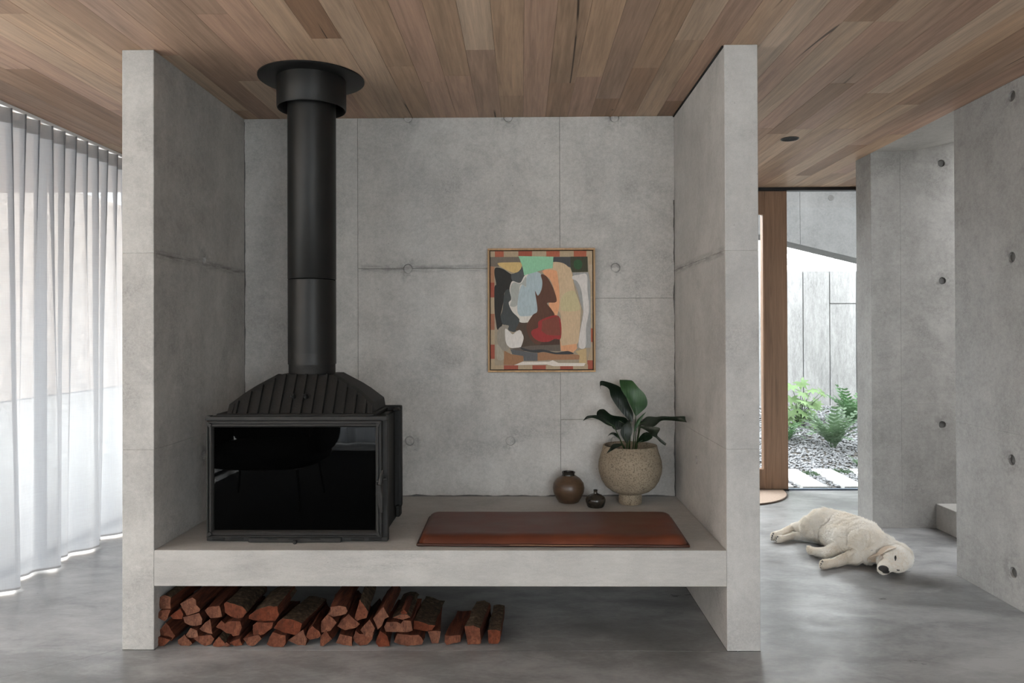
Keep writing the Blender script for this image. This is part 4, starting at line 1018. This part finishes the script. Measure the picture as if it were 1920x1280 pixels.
def curtain(name, label, along, y0, y1, xc, zt, zb_, step=.0074, wave=.118, zs_n=40, phase=0.):
    c = thing(name, (xc, (y0+y1)/2, zb_) if along == 'y' else ((y0+y1)/2, xc, zb_), label, 'curtain', 'sheer white curtains')
    n = int((y1-y0)/step); 
    def pt(s, z):
        t = max(0, min(1, (z-zb_)/(zt-zb_))); w = t**1.3
        ph = 2*PI*s/wave+phase
        # stacked S folds at the heading that open out into broader folds at the hem
        top = .042*math.sin(ph)
        w2 = wave*3
        low = .050*math.sin(2*PI*s/w2+.8*math.sin(s*2.3)+phase)+.018*math.sin(ph*.66+1.1*math.sin(s*3.1))+.012*mnoise.noise(Vector((s*6, z*.8, 5)))
        d = top*(.25+.75*w)+low*(1-w)**1.0
        sh = .014*math.sin(2*ph)*w
        return (xc+d, s+sh, z) if along == 'y' else (s+sh, xc+d, z)
    def sheet(nm, za_, zb2, rows, mat, off=0):
        v, f = [], []
        for j in range(rows+1):
            z = za_+(zb2-za_)*j/rows
            for i in range(n+1): v.append(pt(y0+(y1-y0)*i/n, z))
        for j in range(rows):
            for i in range(n): f.append((j*(n+1)+i, j*(n+1)+i+1, (j+1)*(n+1)+i+1, (j+1)*(n+1)+i))
        return from_pd(nm, v, f, mat, c, True)
    sheet('cloth', zb_+.012, zt-.085, zs_n, SHEER); sheet('header_tape', zt-.085, zt, 3, HEADER); sheet('hem', zb_, zb_+.012, 1, HEADER)
    return c
curtain('curtain', 'sheer white wave-fold curtain hanging along the left window wall', 'y', .12, YG-.2, XC, H-.028, .012)
curtain('curtain', 'sheer white curtain hanging across the rear windows behind the viewer', 'x', -2.75, .5, YR+.2, H-.028, .012, .012, .15, 16, 1.)
tag(box('curtain_track', XC-.012, XC+.012, YR+.05, YG-.15, H-.022, H-.001, WHITEMETAL), 'slim white curtain track fixed to the ceiling on the left', 'curtain track')
tag(box('curtain_track', -2.8, 1.2, YR+.19, YR+.21, H-.022, H-.001, WHITEMETAL), 'slim white curtain track across the rear of the room', 'curtain track')

# ------------------------------------------------------------------ doormat
def m_mat():
    b = NB('coir_mat'); p = b.pos('World'); n1 = b.noise(p, 260, 3, .7)
    b.bsdf(Base_Color=b.ramp(n1, [(.3, lin(176, 150, 132)), (.7, lin(226, 206, 190))]), Roughness=.95, Normal=b.bump(n1, .8, .006)); return b.m
mr_ = .55; mx_ = on_z(1487, 932, 0).x-mr_; my_ = YG-.05
dm = thing('doormat', (mx_, my_, 0), 'half-round beige coir doormat in front of the entry door', 'doormat')
arc = [(mx_+mr_*math.cos(a), my_-mr_*math.sin(a)) for a in [PI*k/40 for k in range(41)]]
bm = bmesh.new(); bm_prism(bm, [(x, y, .013) for x, y in arc], [(x, y, .001) for x, y in arc]); from_bm('pile', bm, m_mat(), dm)
v, f = tube_vf([(x, y, .007) for x, y in arc], .007, 6); from_pd('binding', v, f, m_plain('mat_edge', lin(110, 92, 80), .8), dm, True)

# ------------------------------------------------------------------ armchair seen only mirrored in the stove glass
rg = thing('rug', (-2.0, -3.1, 0), 'dark charcoal rug under the lounge chair behind the viewer', 'rug')
RUGM = m_plain('charcoal_wool', (.016, .016, .016), .95, 0, .1, 220, .4, .6)
box('pile', -2.9, -.5, -5.2, -1.05, .001, .012, RUGM, rg, .004)
box('hem', -2.9, -.5, -1.06, -1.04, .001, .010, m_plain('rug_binding', (.05, .05, .05), .9), rg, .002)
ac = thing('lounge_chair', (-2.12, -2.55, 0), 'black upholstered lounge chair on thin legs, mirrored in the stove glass', 'chair')
CHM = m_plain('black_wool', (.012, .012, .013), .9, 0, .2, 80, .3, .3)
def cushion_vf(c, rx, ry, rz, p=3.0, n=22, m=12):
    v, f = [], []
    for j in range(m+1):
        th = -PI/2+PI*j/m
        for i in range(n):
            ph = 2*PI*i/n
            sg = lambda x, e: math.copysign(abs(x)**e, x)
            e = 2/p
            v.append((c[0]+rx*sg(math.cos(th), e)*sg(math.cos(ph), e), c[1]+ry*sg(math.cos(th), e)*sg(math.sin(ph), e), c[2]+rz*sg(math.sin(th), e)))
    for j in range(m):
        for i in range(n): f.append((j*n+i, j*n+(i+1) % n, (j+1)*n+(i+1) % n, (j+1)*n+i))
    return v, f
CX = -2.12
v, f = cushion_vf((CX, -2.55, .42), .50, .44, .10); from_pd('seat', v, f, CHM, ac, True)
v, f = cushion_vf((CX, -2.96, .74), .50, .09, .40, 2.6); from_pd('backrest', v, f, CHM, ac, True)
for sx in (-1, 1):
    v, f = cushion_vf((CX+sx*.47, -2.6, .60), .07, .38, .17, 2.6); from_pd('armrest', v, f, CHM, ac, True)
    for sy in (-1, 1): tube('leg', [(CX+sx*.34, -2.55+sy*.30, .34), (CX+sx*.38, -2.55+sy*.34, .016)], [.012, .008], BLACK, ac)
# ------------------------------------------------------------------ dog asleep on its side
FURC = None
def m_fur(name, a, b2):
    b = NB(name); p = b.pos('Object'); n1 = b.noise(p, 5, 4, .6); n2 = b.noise(p, 70, 2, .6)
    c = b.ramp(b.math('ADD', b.math('MULTIPLY', n1, .8), b.math('MULTIPLY', n2, .2)), [(.3, a), (.7, b2)])
    pr = b.n('ShaderNodeBsdfPrincipled', {'Base Color': c, 'Roughness': .75, 'Specular IOR Level': .15})
    tl = b.n('ShaderNodeBsdfTranslucent', {'Color': c})
    return b.surf(b.n('ShaderNodeMixShader', {0: .18, 1: pr.outputs[0], 2: tl.outputs[0]}).outputs[0])
FUR = m_fur('cream_fur', lin(236, 226, 210), lin(252, 250, 246)); SKINM = m_fur('cream_undercoat', lin(224, 210, 190), lin(240, 232, 220))
DK = m_plain('dark_nose', (.015, .012, .011), .6, 0, .5, 200, .3, .2); PAD = m_plain('paw_pad', (.05, .042, .04), .7)
def dz(px, py, z): return on_z(px, py, z)
# capsules: (p0, r0, p1, r1, flow towards p1, fur length)
B = {}
def K_(n, px, py, z): B[n] = dz(px, py, z); return B[n]
K_('rump', 1532, 987, .108); K_('hip', 1549, 987, .122); K_('loin', 1574, 992, .118); K_('rib', 1598, 1002, .120); K_('chest', 1619, 1012, .120); K_('should', 1627, 1022, .112)
K_('neck1', 1644, 1026, .105); K_('neck2', 1663, 1034, .095); K_('skull', 1683, 1043, .085); K_('brow', 1680, 1050, .085)
K_('cheek', 1663, 1054, .062); K_('muz1', 1669, 1057, .065); K_('muz2', 1660, 1062, .056); K_('nose', 1655.5, 1067, .054)
# legs
K_('stif', 1526, 988, .115); K_('hockU', 1489, 989, .058); K_('metU', 1467, 998, .045); K_('pawU', 1452, 1004, .040)
K_('stifL', 1538, 1006, .045); K_('hockL', 1489, 1004, .030); K_('metL', 1472, 1008.5, .026); K_('pawL', 1461, 1010.5, .027)
K_('elbU', 1580, 1023, .080); K_('cuU', 1549, 1036, .048); K_('wrU', 1532, 1034.5, .036); K_('paU', 1521, 1032, .032)
K_('elbL', 1606, 1041, .060); K_('cuL', 1586, 1047, .036); K_('wrL', 1567, 1054, .030); K_('paL', 1546, 1057.5, .030)
K_('belly', 1566, 1004, .095); K_('belly2', 1592, 1016, .10)
caps = [('rump', .085, 'hip', .118), ('hip', .120, 'loin', .115), ('loin', .114, 'rib', .118), ('rib', .119, 'chest', .119), ('chest', .117, 'should', .108), ('should', .104, 'neck1', .094), ('neck1', .094, 'neck2', .086), ('neck2', .083, 'skull', .082), ('skull', .082, 'brow', .072),
 ('belly', .088, 'belly2', .095),
 ('brow', .052, 'muz1', .043), ('muz1', .043, 'muz2', .038), ('muz2', .038, 'nose', .031), ('neck2', .07, 'cheek', .050), ('cheek', .046, 'muz1', .040),
 ('hip', .10, 'stif', .080), ('rump', .075, 'stif', .080), ('stif', .064, 'hockU', .028), ('hockU', .029, 'metU', .021), ('metU', .021, 'pawU', .025),
 ('rump', .06, 'stifL', .042), ('hip', .07, 'stifL', .042), ('stifL', .038, 'hockL', .023), ('hockL', .024, 'metL', .020), ('metL', .020, 'pawL', .025),
 ('should', .075, 'elbU', .047), ('chest', .08, 'elbU', .050), ('elbU', .044, 'cuU', .030), ('cuU', .031, 'wrU', .024), ('wrU', .023, 'paU', .026),
 ('should', .070, 'elbL', .046), ('neck1', .06, 'elbL', .046), ('elbL', .040, 'cuL', .030), ('cuL', .030, 'wrL', .024), ('wrL', .024, 'paL', .029)]
furlen = {}
for a, ra, b_, rb in caps:
    s = 1.0
    if a in ('brow', 'muz1', 'muz2', 'cheek'): s = .18
    elif a in ('skull',): s = .3
    elif a in ('neck2',): s = .6
    elif a.startswith(('met', 'paw', 'wr', 'pa', 'hock')) or b_.startswith(('paw', 'pa', 'met')): s = .25
    elif a.startswith(('cu', 'elb', 'stif')): s = .5
    furlen[(a, b_)] = s
droot = B['loin'].copy(); droot.z = 0
bm = bmesh.new()
def blob(bm, c, r, sc=(1, 1, 1), sub=2):
    q = bmesh.ops.create_icosphere(bm, subdivisions=sub, radius=r); bmesh.ops.scale(bm, vec=sc, verts=q['verts']); bmesh.ops.translate(bm, vec=c, verts=q['verts'])
for a, ra, b_, rb in caps:
    A, C_ = B[a], B[b_]; L = (C_-A).length; n = max(2, int(L/(min(ra, rb)*.35)))
    for k in range(n+1):
        t = k/n; r = ra+(rb-ra)*t; p = A.lerp(C_, t); p.z = max(p.z, r*.92+.002)
        blob(bm, p, r, (1, 1, .96))
# toes
def toes(paw, dirv, r=.012, up=0):
    d = Vector(dirv).normalized(); side = Vector((-d.y, d.x, 0)); side = Vector((0, 0, 1))*.8+side*.25; side.normalize()
    out = []
    for k in (-1.5, -.5, .5, 1.5):
        c = B[paw]+d*(.020-.004*abs(k))+side*(k*.0135); c.z = max(c.z, r+.002)
        blob(bm, c, r, (1.15, 1.15, 1)); out.append(c)
    return d, side, out
tinfo = []
for paw, prev in (('pawU', 'metU'), ('pawL', 'metL'), ('paU', 'wrU'), ('paL', 'wrL')): tinfo.append(toes(paw, B[paw]-B[prev]))
me = bpy.data.meshes.new('dog_tmp'); bm.to_mesh(me); bm.free()
tmp = bpy.data.objects.new('dog_tmp', me); COL.objects.link(tmp)
m = tmp.modifiers.new('r', 'REMESH'); m.mode = 'VOXEL'; m.voxel_size = .0062
m = tmp.modifiers.new('s', 'CORRECTIVE_SMOOTH') if False else tmp.modifiers.new('s', 'SMOOTH'); m.factor = .5; m.iterations = 5
dg = bpy.context.evaluated_depsgraph_get(); dg.update()
dme = bpy.data.meshes.new_from_object(tmp.evaluated_get(dg)); bpy.data.objects.remove(tmp, do_unlink=True)
for p in dme.polygons: p.use_smooth = True
dme.name = 'body'
dog = thing('dog', droot, 'cream long-haired dog asleep on its side on the concrete floor', 'dog')
body = link('body', dme, SKINM, dog)
# flow field + fur strands
co = np.array([v.co for v in body.data.vertices])+np.array(droot); no = np.array([v.normal for v in body.data.vertices])
A_ = np.array([B[c[0]] for c in caps]); C_ = np.array([B[c[2]] for c in caps]); RA = np.array([c[1] for c in caps]); RB = np.array([c[3] for c in caps]); FLN = np.array([furlen[(c[0], c[2])] for c in caps])
AB = C_-A_; AL = np.linalg.norm(AB, axis=1)
rev = {('rump', 'hip'), ('hip', 'loin'), ('loin', 'rib'), ('rib', 'chest'), ('chest', 'should'), ('should', 'neck1'), ('neck1', 'neck2'), ('neck2', 'skull'), ('skull', 'brow'), ('brow', 'muz1'), ('muz1', 'muz2'), ('muz2', 'nose'), ('neck2', 'cheek'), ('cheek', 'muz1'), ('belly', 'belly2')}
SG = np.array([-1. if (c[0], c[2]) in rev else 1. for c in caps])
def nearest(P):
    t = np.clip(np.einsum('nkj,kj->nk', P[:, None]-A_[None], AB)/(AL**2), 0, 1)
    q = A_[None]+AB[None]*t[..., None]; d = np.linalg.norm(P[:, None]-q, axis=2)-(RA+(RB-RA)*t)
    i = np.argmin(d, axis=1); return i
body.data.calc_loop_triangles()
tri = np.array([t.vertices for t in body.data.loop_triangles]); 
ar = np.linalg.norm(np.cross(co[tri[:, 1]]-co[tri[:, 0]], co[tri[:, 2]]-co[tri[:, 0]]), axis=1)
NS = 70000
ti = RNG.choice(len(tri), NS, p=ar/ar.sum()); u = RNG.random((NS, 2)); fl2 = u.sum(1) > 1; u[fl2] = 1-u[fl2]
w0 = 1-u.sum(1); P = co[tri[ti, 0]]*w0[:, None]+co[tri[ti, 1]]*u[:, :1]+co[tri[ti, 2]]*u[:, 1:]
N = no[tri[ti, 0]]*w0[:, None]+no[tri[ti, 1]]*u[:, :1]+no[tri[ti, 2]]*u[:, 1:]; N /= np.linalg.norm(N, axis=1)[:, None]
ok = P[:, 2] > .004; P, N = P[ok], N[ok]
idx = nearest(P); Fd = AB[idx]/AL[idx][:, None]*SG[idx][:, None]
Fd = Fd-N*np.einsum('ij,ij->i', Fd, N)[:, None]
# clumped swirl
sw = np.array([mnoise.noise_vector(Vector(p)*16) for p in P]); Fd = Fd+.55*(sw-N*np.einsum('ij,ij->i', sw, N)[:, None])
Fd += np.array([0, 0, -.25]); Fd -= N*np.einsum('ij,ij->i', Fd, N)[:, None]
Fd /= np.linalg.norm(Fd, axis=1)[:, None]+1e-6
Ln = (.036*FLN[idx]+.003)*RNG.uniform(.6, 1.25, len(P))
Wd = np.where(FLN[idx] > .4, .0011, .0007)
S_ = np.cross(N, Fd)*Wd[:, None]
p1 = P+Fd*Ln[:, None]*.5+N*(Ln*.30)[:, None]; p2 = P+Fd*Ln[:, None]+N*(Ln*.28)[:, None]+RNG.normal(0, .0012, P.shape)
base_ = P-N*.001
for q in (p1, p2): q[:, 2] = np.maximum(q[:, 2], .002)
V = np.stack([base_-S_, base_+S_, p1+S_*.8, p1-S_*.8, p2], 1).reshape(-1, 3)-np.array(droot)
k = np.arange(len(P))*5
fs = [(a, a+1, a+2, a+3) for a in k.tolist()]+[(a+3, a+2, a+4) for a in k.tolist()]
fme = bpy.data.meshes.new('fur'); fme.from_pydata(V.tolist(), [], fs); fme.update()
fme.transform(Matrix.Translation(droot))
fur = link('fur', fme, FUR, dog); fur['kind'] = 'stuff'
# face: nose leather, eyes, ear, mouth, pads, collar glimpse
def ell(name, c, r, mat, parent, axes=None, seg=16):
    v, f = cushion_vf((0, 0, 0), *r, 2.0, seg, 10); Mx = axes or Matrix.Identity(3)
    return from_pd(name, [Vector(c)+Mx @ Vector(q) for q in v], f, mat, parent, True)
fwd = (B['nose']-B['muz1']).normalized()
toC = (CAM-B['nose']).normalized()
def surf_at(px, py, near, out=.0):
    """point where the pixel ray meets the dog's body"""
    d = ray(px, py).normalized(); o_ = CAM-droot
    hit, loc, nrm, i = body.ray_cast(o_, d)
    return (loc+droot, nrm) if hit else (Vector(near), -d)
np_, nn_ = surf_at(1657, 1065, B['nose'])
ax = Matrix((_r.to_3d(), nn_.cross(_r).normalized(), nn_)).transposed()
ell('nose', np_+fwd*.002-nn_*.004, (.030, .019, .012), DK, dog, ax)
ell('nose', surf_at(1661, 1071, B['nose'])[0]-nn_*.003, (.022, .011, .010), DK, dog, ax)
for (px, py, a, b_) in ((1679, 1047, .008, .021), (1684.5, 1067.5, .013, .008)):
    q, nq = surf_at(px, py, B['brow']); axx = Matrix((_r, _u, -_f)).transposed()
    ell('eye', q+nq*.0005, (a*.8, b_*.9, .004), DK, dog, axx)
# ear: a folded flap lying over the cheek
ear_px = [(1680, 1025), (1664, 1023), (1652, 1028), (1645, 1036), (1632, 1042), (1626, 1048), (1630, 1056), (1638, 1060), (1645, 1052), (1651, 1042), (1660, 1034), (1672, 1029)]
front = []
for (a, b_) in catmull(ear_px, 3):
    q, nq = surf_at(a, b_, B['cheek']); front.append(q+(CAM-q).normalized()*.030)
cen = sum(front, Vector())/len(front)+(CAM-cen_ if False else (CAM-front[0])).normalized()*.008
vv = front+[q+(q-CAM).normalized()*.03 for q in front]+[cen]
n = len(front); ff = [(i, (i+1) % n, 2*n) for i in range(n)]+[(i, i+n, (i+1) % n+n, (i+1) % n) for i in range(n)]
from_pd('ear', vv, ff, m_fur('ear_fur', lin(214, 192, 168), lin(234, 218, 200)), dog, True, None, 50)
# mouth line
mp = [surf_at(px, py, B['muz2'])[0]+toC*.001 for (px, py) in ((1642, 1065), (1643, 1060), (1647, 1054), (1651, 1050))]
tube('mouth', mp, [.0018, .002, .002, .001], m_plain('lip', (.12, .07, .06), .6), dog, 6)
q, nq = surf_at(1634.5, 1034, B['neck2']); ell('collar_tag', q, (.006, .011, .004), BLACK, dog, Matrix((_r, _u, -_f)).transposed())
for (d, side, cs) in tinfo:
    for c in cs:
        p_ = c+d*.008; ell('toe_pad', p_, (.007, .007, .008), PAD, dog, None, 10)
# claws stay hidden in the fur; heel pads
for paw in ('pawL', 'paL'):
    q = B[paw]+_r*(-.004)+Vector((0, -.022, .004)); 

# ------------------------------------------------------------------ courtyard
YWl = 6.25; GY0 = 4.15; GZ = .46
def gz(y): return 0 if y < GY0 else GZ*(y-GY0)/(YWl-GY0)
def on_g(px, py):
    d = ray(px, py)
    # plane z = k(y-GY0)
    kk = GZ/(YWl-GY0); t = (kk*(CAM.y-GY0)-CAM.z)/(d.z-kk*d.y); q = CAM+d*t
    return q if q.y > GY0 else on_z(px, py, 0)
SOILB = m_plain('garden_bed', (.12, .11, .10), .95, 0, .2, 8, .3, .5)
v = []; xs = [-3, 6.5]
gb = from_pd('garden_bed', [(x, y, z) for x in xs for (y, z) in ((YG+.06, -.015), (GY0, -.015), (YWl+.3, GZ+.05), (YWl+.3, -.3), (YG+.06, -.3))],
   [(0, 5, 6, 1), (1, 6, 7, 2), (2, 7, 8, 3), (3, 8, 9, 4), (4, 9, 5, 0), (0, 1, 2, 3, 4), (9, 8, 7, 6, 5)], SOILB); tag(gb, 'sloping earth bed of the courtyard garden', None, None, 'structure')
# gravel
def m_gravel():
    b = NB('grey_gravel'); p = b.pos('World'); n1 = b.noise(p, 45, 2, .6)
    b.bsdf(Base_Color=b.ramp(n1, [(.25, (.07, .073, .08)), (.5, (.24, .247, .26)), (.75, (.46, .47, .485))]), Roughness=.85); return b.m
GR = random.Random(3)
proto = []
for k in range(5):
    bm = bmesh.new(); bmesh.ops.create_icosphere(bm, subdivisions=1, radius=1)
    for q in bm.verts: q.co *= GR.uniform(.75, 1.15)
    proto.append((np.array([q.co for q in bm.verts]), [tuple(x.index for x in f_.verts) for f_ in bm.faces])); bm.free()
GV, GF = [], []; nv = 0
for i in range(16500):
    y = YG+.12+(YWl-YG-.15)*GR.random()**.8; x = 1.2+3.6*GR.random()
    pv, pf = proto[i % 5]; s = GR.uniform(.009, .02); a = GR.uniform(0, 6.28); ca2, sa2 = math.cos(a), math.sin(a)
    q = pv*np.array([s*1.3, s, s*.6]); q = np.stack([q[:, 0]*ca2-q[:, 1]*sa2, q[:, 0]*sa2+q[:, 1]*ca2, q[:, 2]], 1)+np.array([x, y, gz(y)-.012+GR.uniform(0, .012)])
    GV.append(q); GF += [tuple(j+nv for j in t) for t in pf]; nv += len(pv)
gm = bpy.data.meshes.new('gravel'); gm.from_pydata(np.concatenate(GV).tolist(), [], GF); gm.update()
go = link('gravel', gm, m_gravel()); tag(go, 'loose grey gravel covering the courtyard bed', 'gravel', None, 'stuff')
# stepping pavers
def Pz(u, v): return on_z(1470+u/5.333, 690+v/5.333, .012)
PAVE = m_concrete('pale_paver', .55, .72, .01, .8)
A1, A2 = Pz(130, 1015), Pz(480, 1210); dirp = (A2-A1); dirp.z = 0; dirp.normalize(); nrm = Vector((-dirp.y, dirp.x, 0))
C0 = Pz(40, 1095)
def off_(q): return (q-A1).dot(nrm)
bands = [(off_(Pz(130, 1015)), off_(Pz(40, 1095))), (off_(Pz(470, 1012)), off_(Pz(280, 1015))), (off_(Pz(40, 1150)), off_(Pz(40, 1150))+(off_(Pz(40, 1095))-off_(Pz(130, 1015)))), (off_(Pz(650, 1015))+(off_(Pz(470, 1012))-off_(Pz(280, 1015))), off_(Pz(650, 1015)))]
names = ['pale concrete stepping slab second from the entry door', 'pale concrete stepping slab third from the entry door', 'pale concrete stepping slab nearest the entry door', 'pale concrete stepping slab at the far right of the path']
ylim0, ylim1 = YG+.07, Pz(300, 1012).y+.02
for (a, b_), nm in zip(bands, names):
    a, b_ = min(a, b_), max(a, b_)
    # clip band between ylim0 and ylim1
    def at(off, y): q = A1+nrm*off; t = (y-q.y)/dirp.y; return q+dirp*t
    pts = [at(a, ylim0), at(b_, ylim0), at(b_, ylim1), at(a, ylim1)]
    bm = bmesh.new(); bm_prism(bm, [(q.x, q.y, .016) for q in pts], [(q.x, q.y, -.035) for q in pts])
    c = sum(pts, Vector())/4
    o = from_bm('stepping_slab', bm, PAVE, None, loc=(c.x, c.y, -.035)); tag(o, nm, 'paver', 'stepping slabs of the courtyard path')
# retaining wall of board-marked concrete panels
RW = m_concrete('retaining_concrete', .30, .42, .0, .85, (1, 1, .22), .6, con=1.3)
rw = structure('wall_garden', 'pale board-marked concrete retaining wall of the courtyard')
zt = on_y(1540, 508, YWl).z
box('wall_core', -3, 6.5, YWl+.03, YWl+.25, 0, zt, RW, rw)
pw_ = on_y(1556, 600, YWl).x-on_y(1506, 600, YWl).x; xst = on_y(1506, 600, YWl).x
zj2 = on_y(1580, 569, YWl).z
for k in range(-5, 8):
    a = xst+k*pw_; s = [0, zt] if k != 1 else [0, zj2, zt]
    for c, d in zip(s[:-1], s[1:]): box('panel', a+.006, a+pw_-.006, YWl+GR.uniform(-.004, .004), YWl+.03, c+.005, d-.005 if d < zt else d, RW, rw, .002)
# white brick wall beyond
BRK = m_plain('white_brick', (.78, .77, .75), .9, 0, .2, 25, .08, .3)
bw = structure('wall_neighbour', 'white painted brick wall beyond the retaining wall')
YB = 7.9
box('mortar', -3, 8, YB+.012, YB+.25, 0, 3.05, m_plain('mortar', (.68, .67, .65), .95), bw)
bm = bmesh.new(); bm_box(bm, 0, .228, 0, .02, 0, .074, .003); bme = bpy.data.meshes.new('brick'); bm.to_mesh(bme); bm.free(); bme.materials.append(BRK)
zb0 = on_y(1540, 515, YB).z
for j in range(9):
    for i in range(9):
        o = bpy.data.objects.new('brick', bme); COL.objects.link(o); o.parent = bw
        o.location = (on_y(1475, 500, YB).x-.35+i*.24+(.12 if j % 2 else 0), YB-.006+GR.uniform(-.002, .002), zb0-.1+j*.086)
tag(box('wall_courtyard_added', 6.3, 6.5, YG+.1, 8.1, -.3, 2.6, CONC_L), 'tall wall closing the right side of the courtyard', None, None, 'structure')  # added out of view to reduce the sky light in the courtyard
tag(box('wall_courtyard_left_added', -3.2, -3.0, YG+.1, 8.1, -.3, 2.6, CONC_L), 'tall wall closing the left side of the courtyard', None, None, 'structure')  # likewise added, unseen, to hold back sky light
# raking concrete canopy beam over the entry
YCn = 4.45
CONC_CN = m_concrete('canopy_concrete_shaded', .13, .21, .0)  # shade under the roof slab is put into this darker grey
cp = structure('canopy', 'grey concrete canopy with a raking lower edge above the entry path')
a, b_ = on_y(1475, 452, YCn), on_y(1607, 484, YCn); sl = (b_.z-a.z)/(b_.x-a.x)
CX0 = 2.3; R_ = (5.0, a.z+sl*(5.0-a.x)); jx = on_y(1500, 400, YCn).x
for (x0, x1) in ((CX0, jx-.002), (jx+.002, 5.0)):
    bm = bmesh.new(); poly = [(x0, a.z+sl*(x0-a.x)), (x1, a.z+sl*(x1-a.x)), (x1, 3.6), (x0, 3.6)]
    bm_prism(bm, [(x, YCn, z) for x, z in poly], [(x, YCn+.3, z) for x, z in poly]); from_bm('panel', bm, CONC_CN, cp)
p = on_y(1558, 371, YCn); plug(p, (0, 1, 0), .03, cp, CONC_D, z=-.003, h=.02)
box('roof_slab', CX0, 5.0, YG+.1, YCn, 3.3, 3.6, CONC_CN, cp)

# ------------------------------------------------------------------ courtyard plants
LG1 = m_leaf('palmate_leaf', lin(74, 104, 58), lin(112, 140, 86), .5, .2); LG2 = m_leaf('fern_leaf', lin(58, 84, 62), lin(98, 124, 90), .5, .2); LG3 = m_leaf('dark_fern_leaf', lin(48, 84, 52), lin(84, 122, 76), .5, .25)
PR = random.Random(9)
def frond_vf(base, az, lean, L, w, pairs=9):
    v, f = [], []; d = Vector((math.cos(az), math.sin(az), 0)); path = []
    for k in range(9):
        t = k/8; ang = lean*(.35+.9*t)
        path.append(base+d*(L*t*math.sin(ang))+Vector((0, 0, L*t*math.cos(ang*.9))))
    tv, tf = tube_vf(path, [.003*(1-.7*k/8) for k in range(9)], 4); v += tv; f += tf
    side = Vector((-d.y, d.x, 0))
    for k in range(pairs):
        t = .16+.82*k/pairs; i = min(7, int(t*8)); p = path[i].lerp(path[i+1], t*8-i); tg = (path[i+1]-path[i]).normalized()
        ln = w*math.sin(PI*(.10+.82*t))**.7+.006; wd = L/pairs*.62
        for s in (-1, 1):
            o_ = side*s*.9+tg*.5+Vector((0, 0, PR.uniform(-.15, .1))); o_.normalize(); n = len(v)
            v += [p-tg*wd*.25, p+o_*ln*.5-tg*wd*.5, p+o_*ln, p+o_*ln*.55+tg*wd*.5, p+tg*wd*.4]; f.append((n, n+1, n+2, n+3, n+4))
    return v, f
def fern(px, py, h, n, mat, label, spread=1.0, w=.07):
    c = on_g(px, py); c.z = gz(c.y)-.005
    t = thing('fern', c, label, 'fern', 'ferns in the courtyard bed')
    for k in range(n):
        az = 2*PI*k/n+PR.uniform(-.25, .25); le = PR.uniform(.25, 1.15)*spread
        v, f = frond_vf(c+Vector((math.cos(az)*.02, math.sin(az)*.02, 0)), az, le, h*PR.uniform(.75, 1.15), w)
        from_pd('frond', v, f, mat, t, False)
    return t
fern(1562, 838, .50, 30, LG2, 'bright green fern in the middle of the gravel bed')
fern(1597, 792, .48, 24, LG3, 'dark green fern at the foot of the retaining wall')
fern(1476, 824, .25, 16, LG3, 'low dark fern beside the entry door frame', 1.2, .05)
fern(1612, 872, .12, 10, LG2, 'tiny fern at the right edge of the gravel', 1.1, .03)
# palmate plant
c = on_g(1500, 795); c.z = gz(c.y)-.005
pt_ = thing('palmate_shrub', c, 'shrub with large pale green lobed leaves by the retaining wall', 'shrub')
def palm_leaf(c, nrm, up, R_, lobes=7):
    nrm = nrm.normalized(); a = (up-nrm*up.dot(nrm)).normalized(); b_ = nrm.cross(a); v = [c]; 
    for k in range(lobes*2+1):
        an = -2.5+5.0*k/(lobes*2); r = R_*(1 if k % 2 else .52)*(1-.18*abs(an)/2.5)
        v.append(c+(a*math.cos(an)+b_*math.sin(an))*r-nrm*(.18*r))
    return v, [(0, k+1, k+2) for k in range(lobes*2)]
spots = [(1484, 722, .13), (1502, 716, .12), (1522, 730, .12), (1540, 734, .10), (1484, 745, .12), (1508, 752, .11), (1530, 756, .10), (1496, 772, .12), (1514, 776, .10), (1480, 782, .11), (1490, 760, .10), (1470, 735, .12), (1462, 760, .12), (1545, 738, .08), (1482, 770, .13), (1500, 784, .12), (1520, 768, .11), (1478, 790, .12), (1506, 736, .12), (1494, 792, .11)]+[(PR.uniform(1470, 1530), PR.uniform(750, 796), PR.uniform(.08, .12)) for _ in range(12)]
for i, (px, py, R_) in enumerate(spots):
    q = on_y(px, py, c.y+PR.uniform(-.22, .12)); nr = Vector((PR.uniform(-.5, .5), PR.uniform(-.9, -.1), PR.uniform(.5, 1.0)))
    up = Vector((q.x-c.x+PR.uniform(-.1, .1), q.y-c.y-.15, -.1)); v, f = palm_leaf(q, nr, up, R_)
    lf = from_pd('leaf', v, f, LG1, pt_)
    m_ = c.lerp(q, .55)+Vector((0, 0, .06)); tv, tf = tube_vf([c, m_, q], [.005, .004, .002], 5); from_pd('stem', tv, tf, STEMM, lf, True)
# mossy ground cover between the slabs
for i, (px, py, lab, w, d) in enumerate(((1486, 872, 'low green ground cover at the left end of the gravel', .11, .05), (1533, 889, 'low green ground cover between the stepping slabs', .13, .09), (1584, 884, 'low green ground cover beside the far stepping slab', .15, .07))):
    q = on_z(px, py, 0); v, f = [], []
    for k in range(260):
        a = PR.uniform(0, 6.28); r = math.sqrt(PR.random()); p = q+Vector((math.cos(a)*r*w+math.sin(a)*r*0, math.sin(a)*r*d-math.cos(a)*r*w*.4, -.01)); b2 = PR.uniform(0, 6.28); s = PR.uniform(.008, .016)
        n = len(v); dd = Vector((math.cos(b2), math.sin(b2), 0)); v += [p-dd*s*.5, p+dd*s*.5, p+Vector((PR.uniform(-.012, .012), PR.uniform(-.012, .012), PR.uniform(.018, .045)))]; f.append((n, n+1, n+2))
    o = from_pd('ground_cover', v, f, LG2, None, False, (q.x, q.y, -.01)); tag(o, lab, 'ground cover', None, 'stuff')
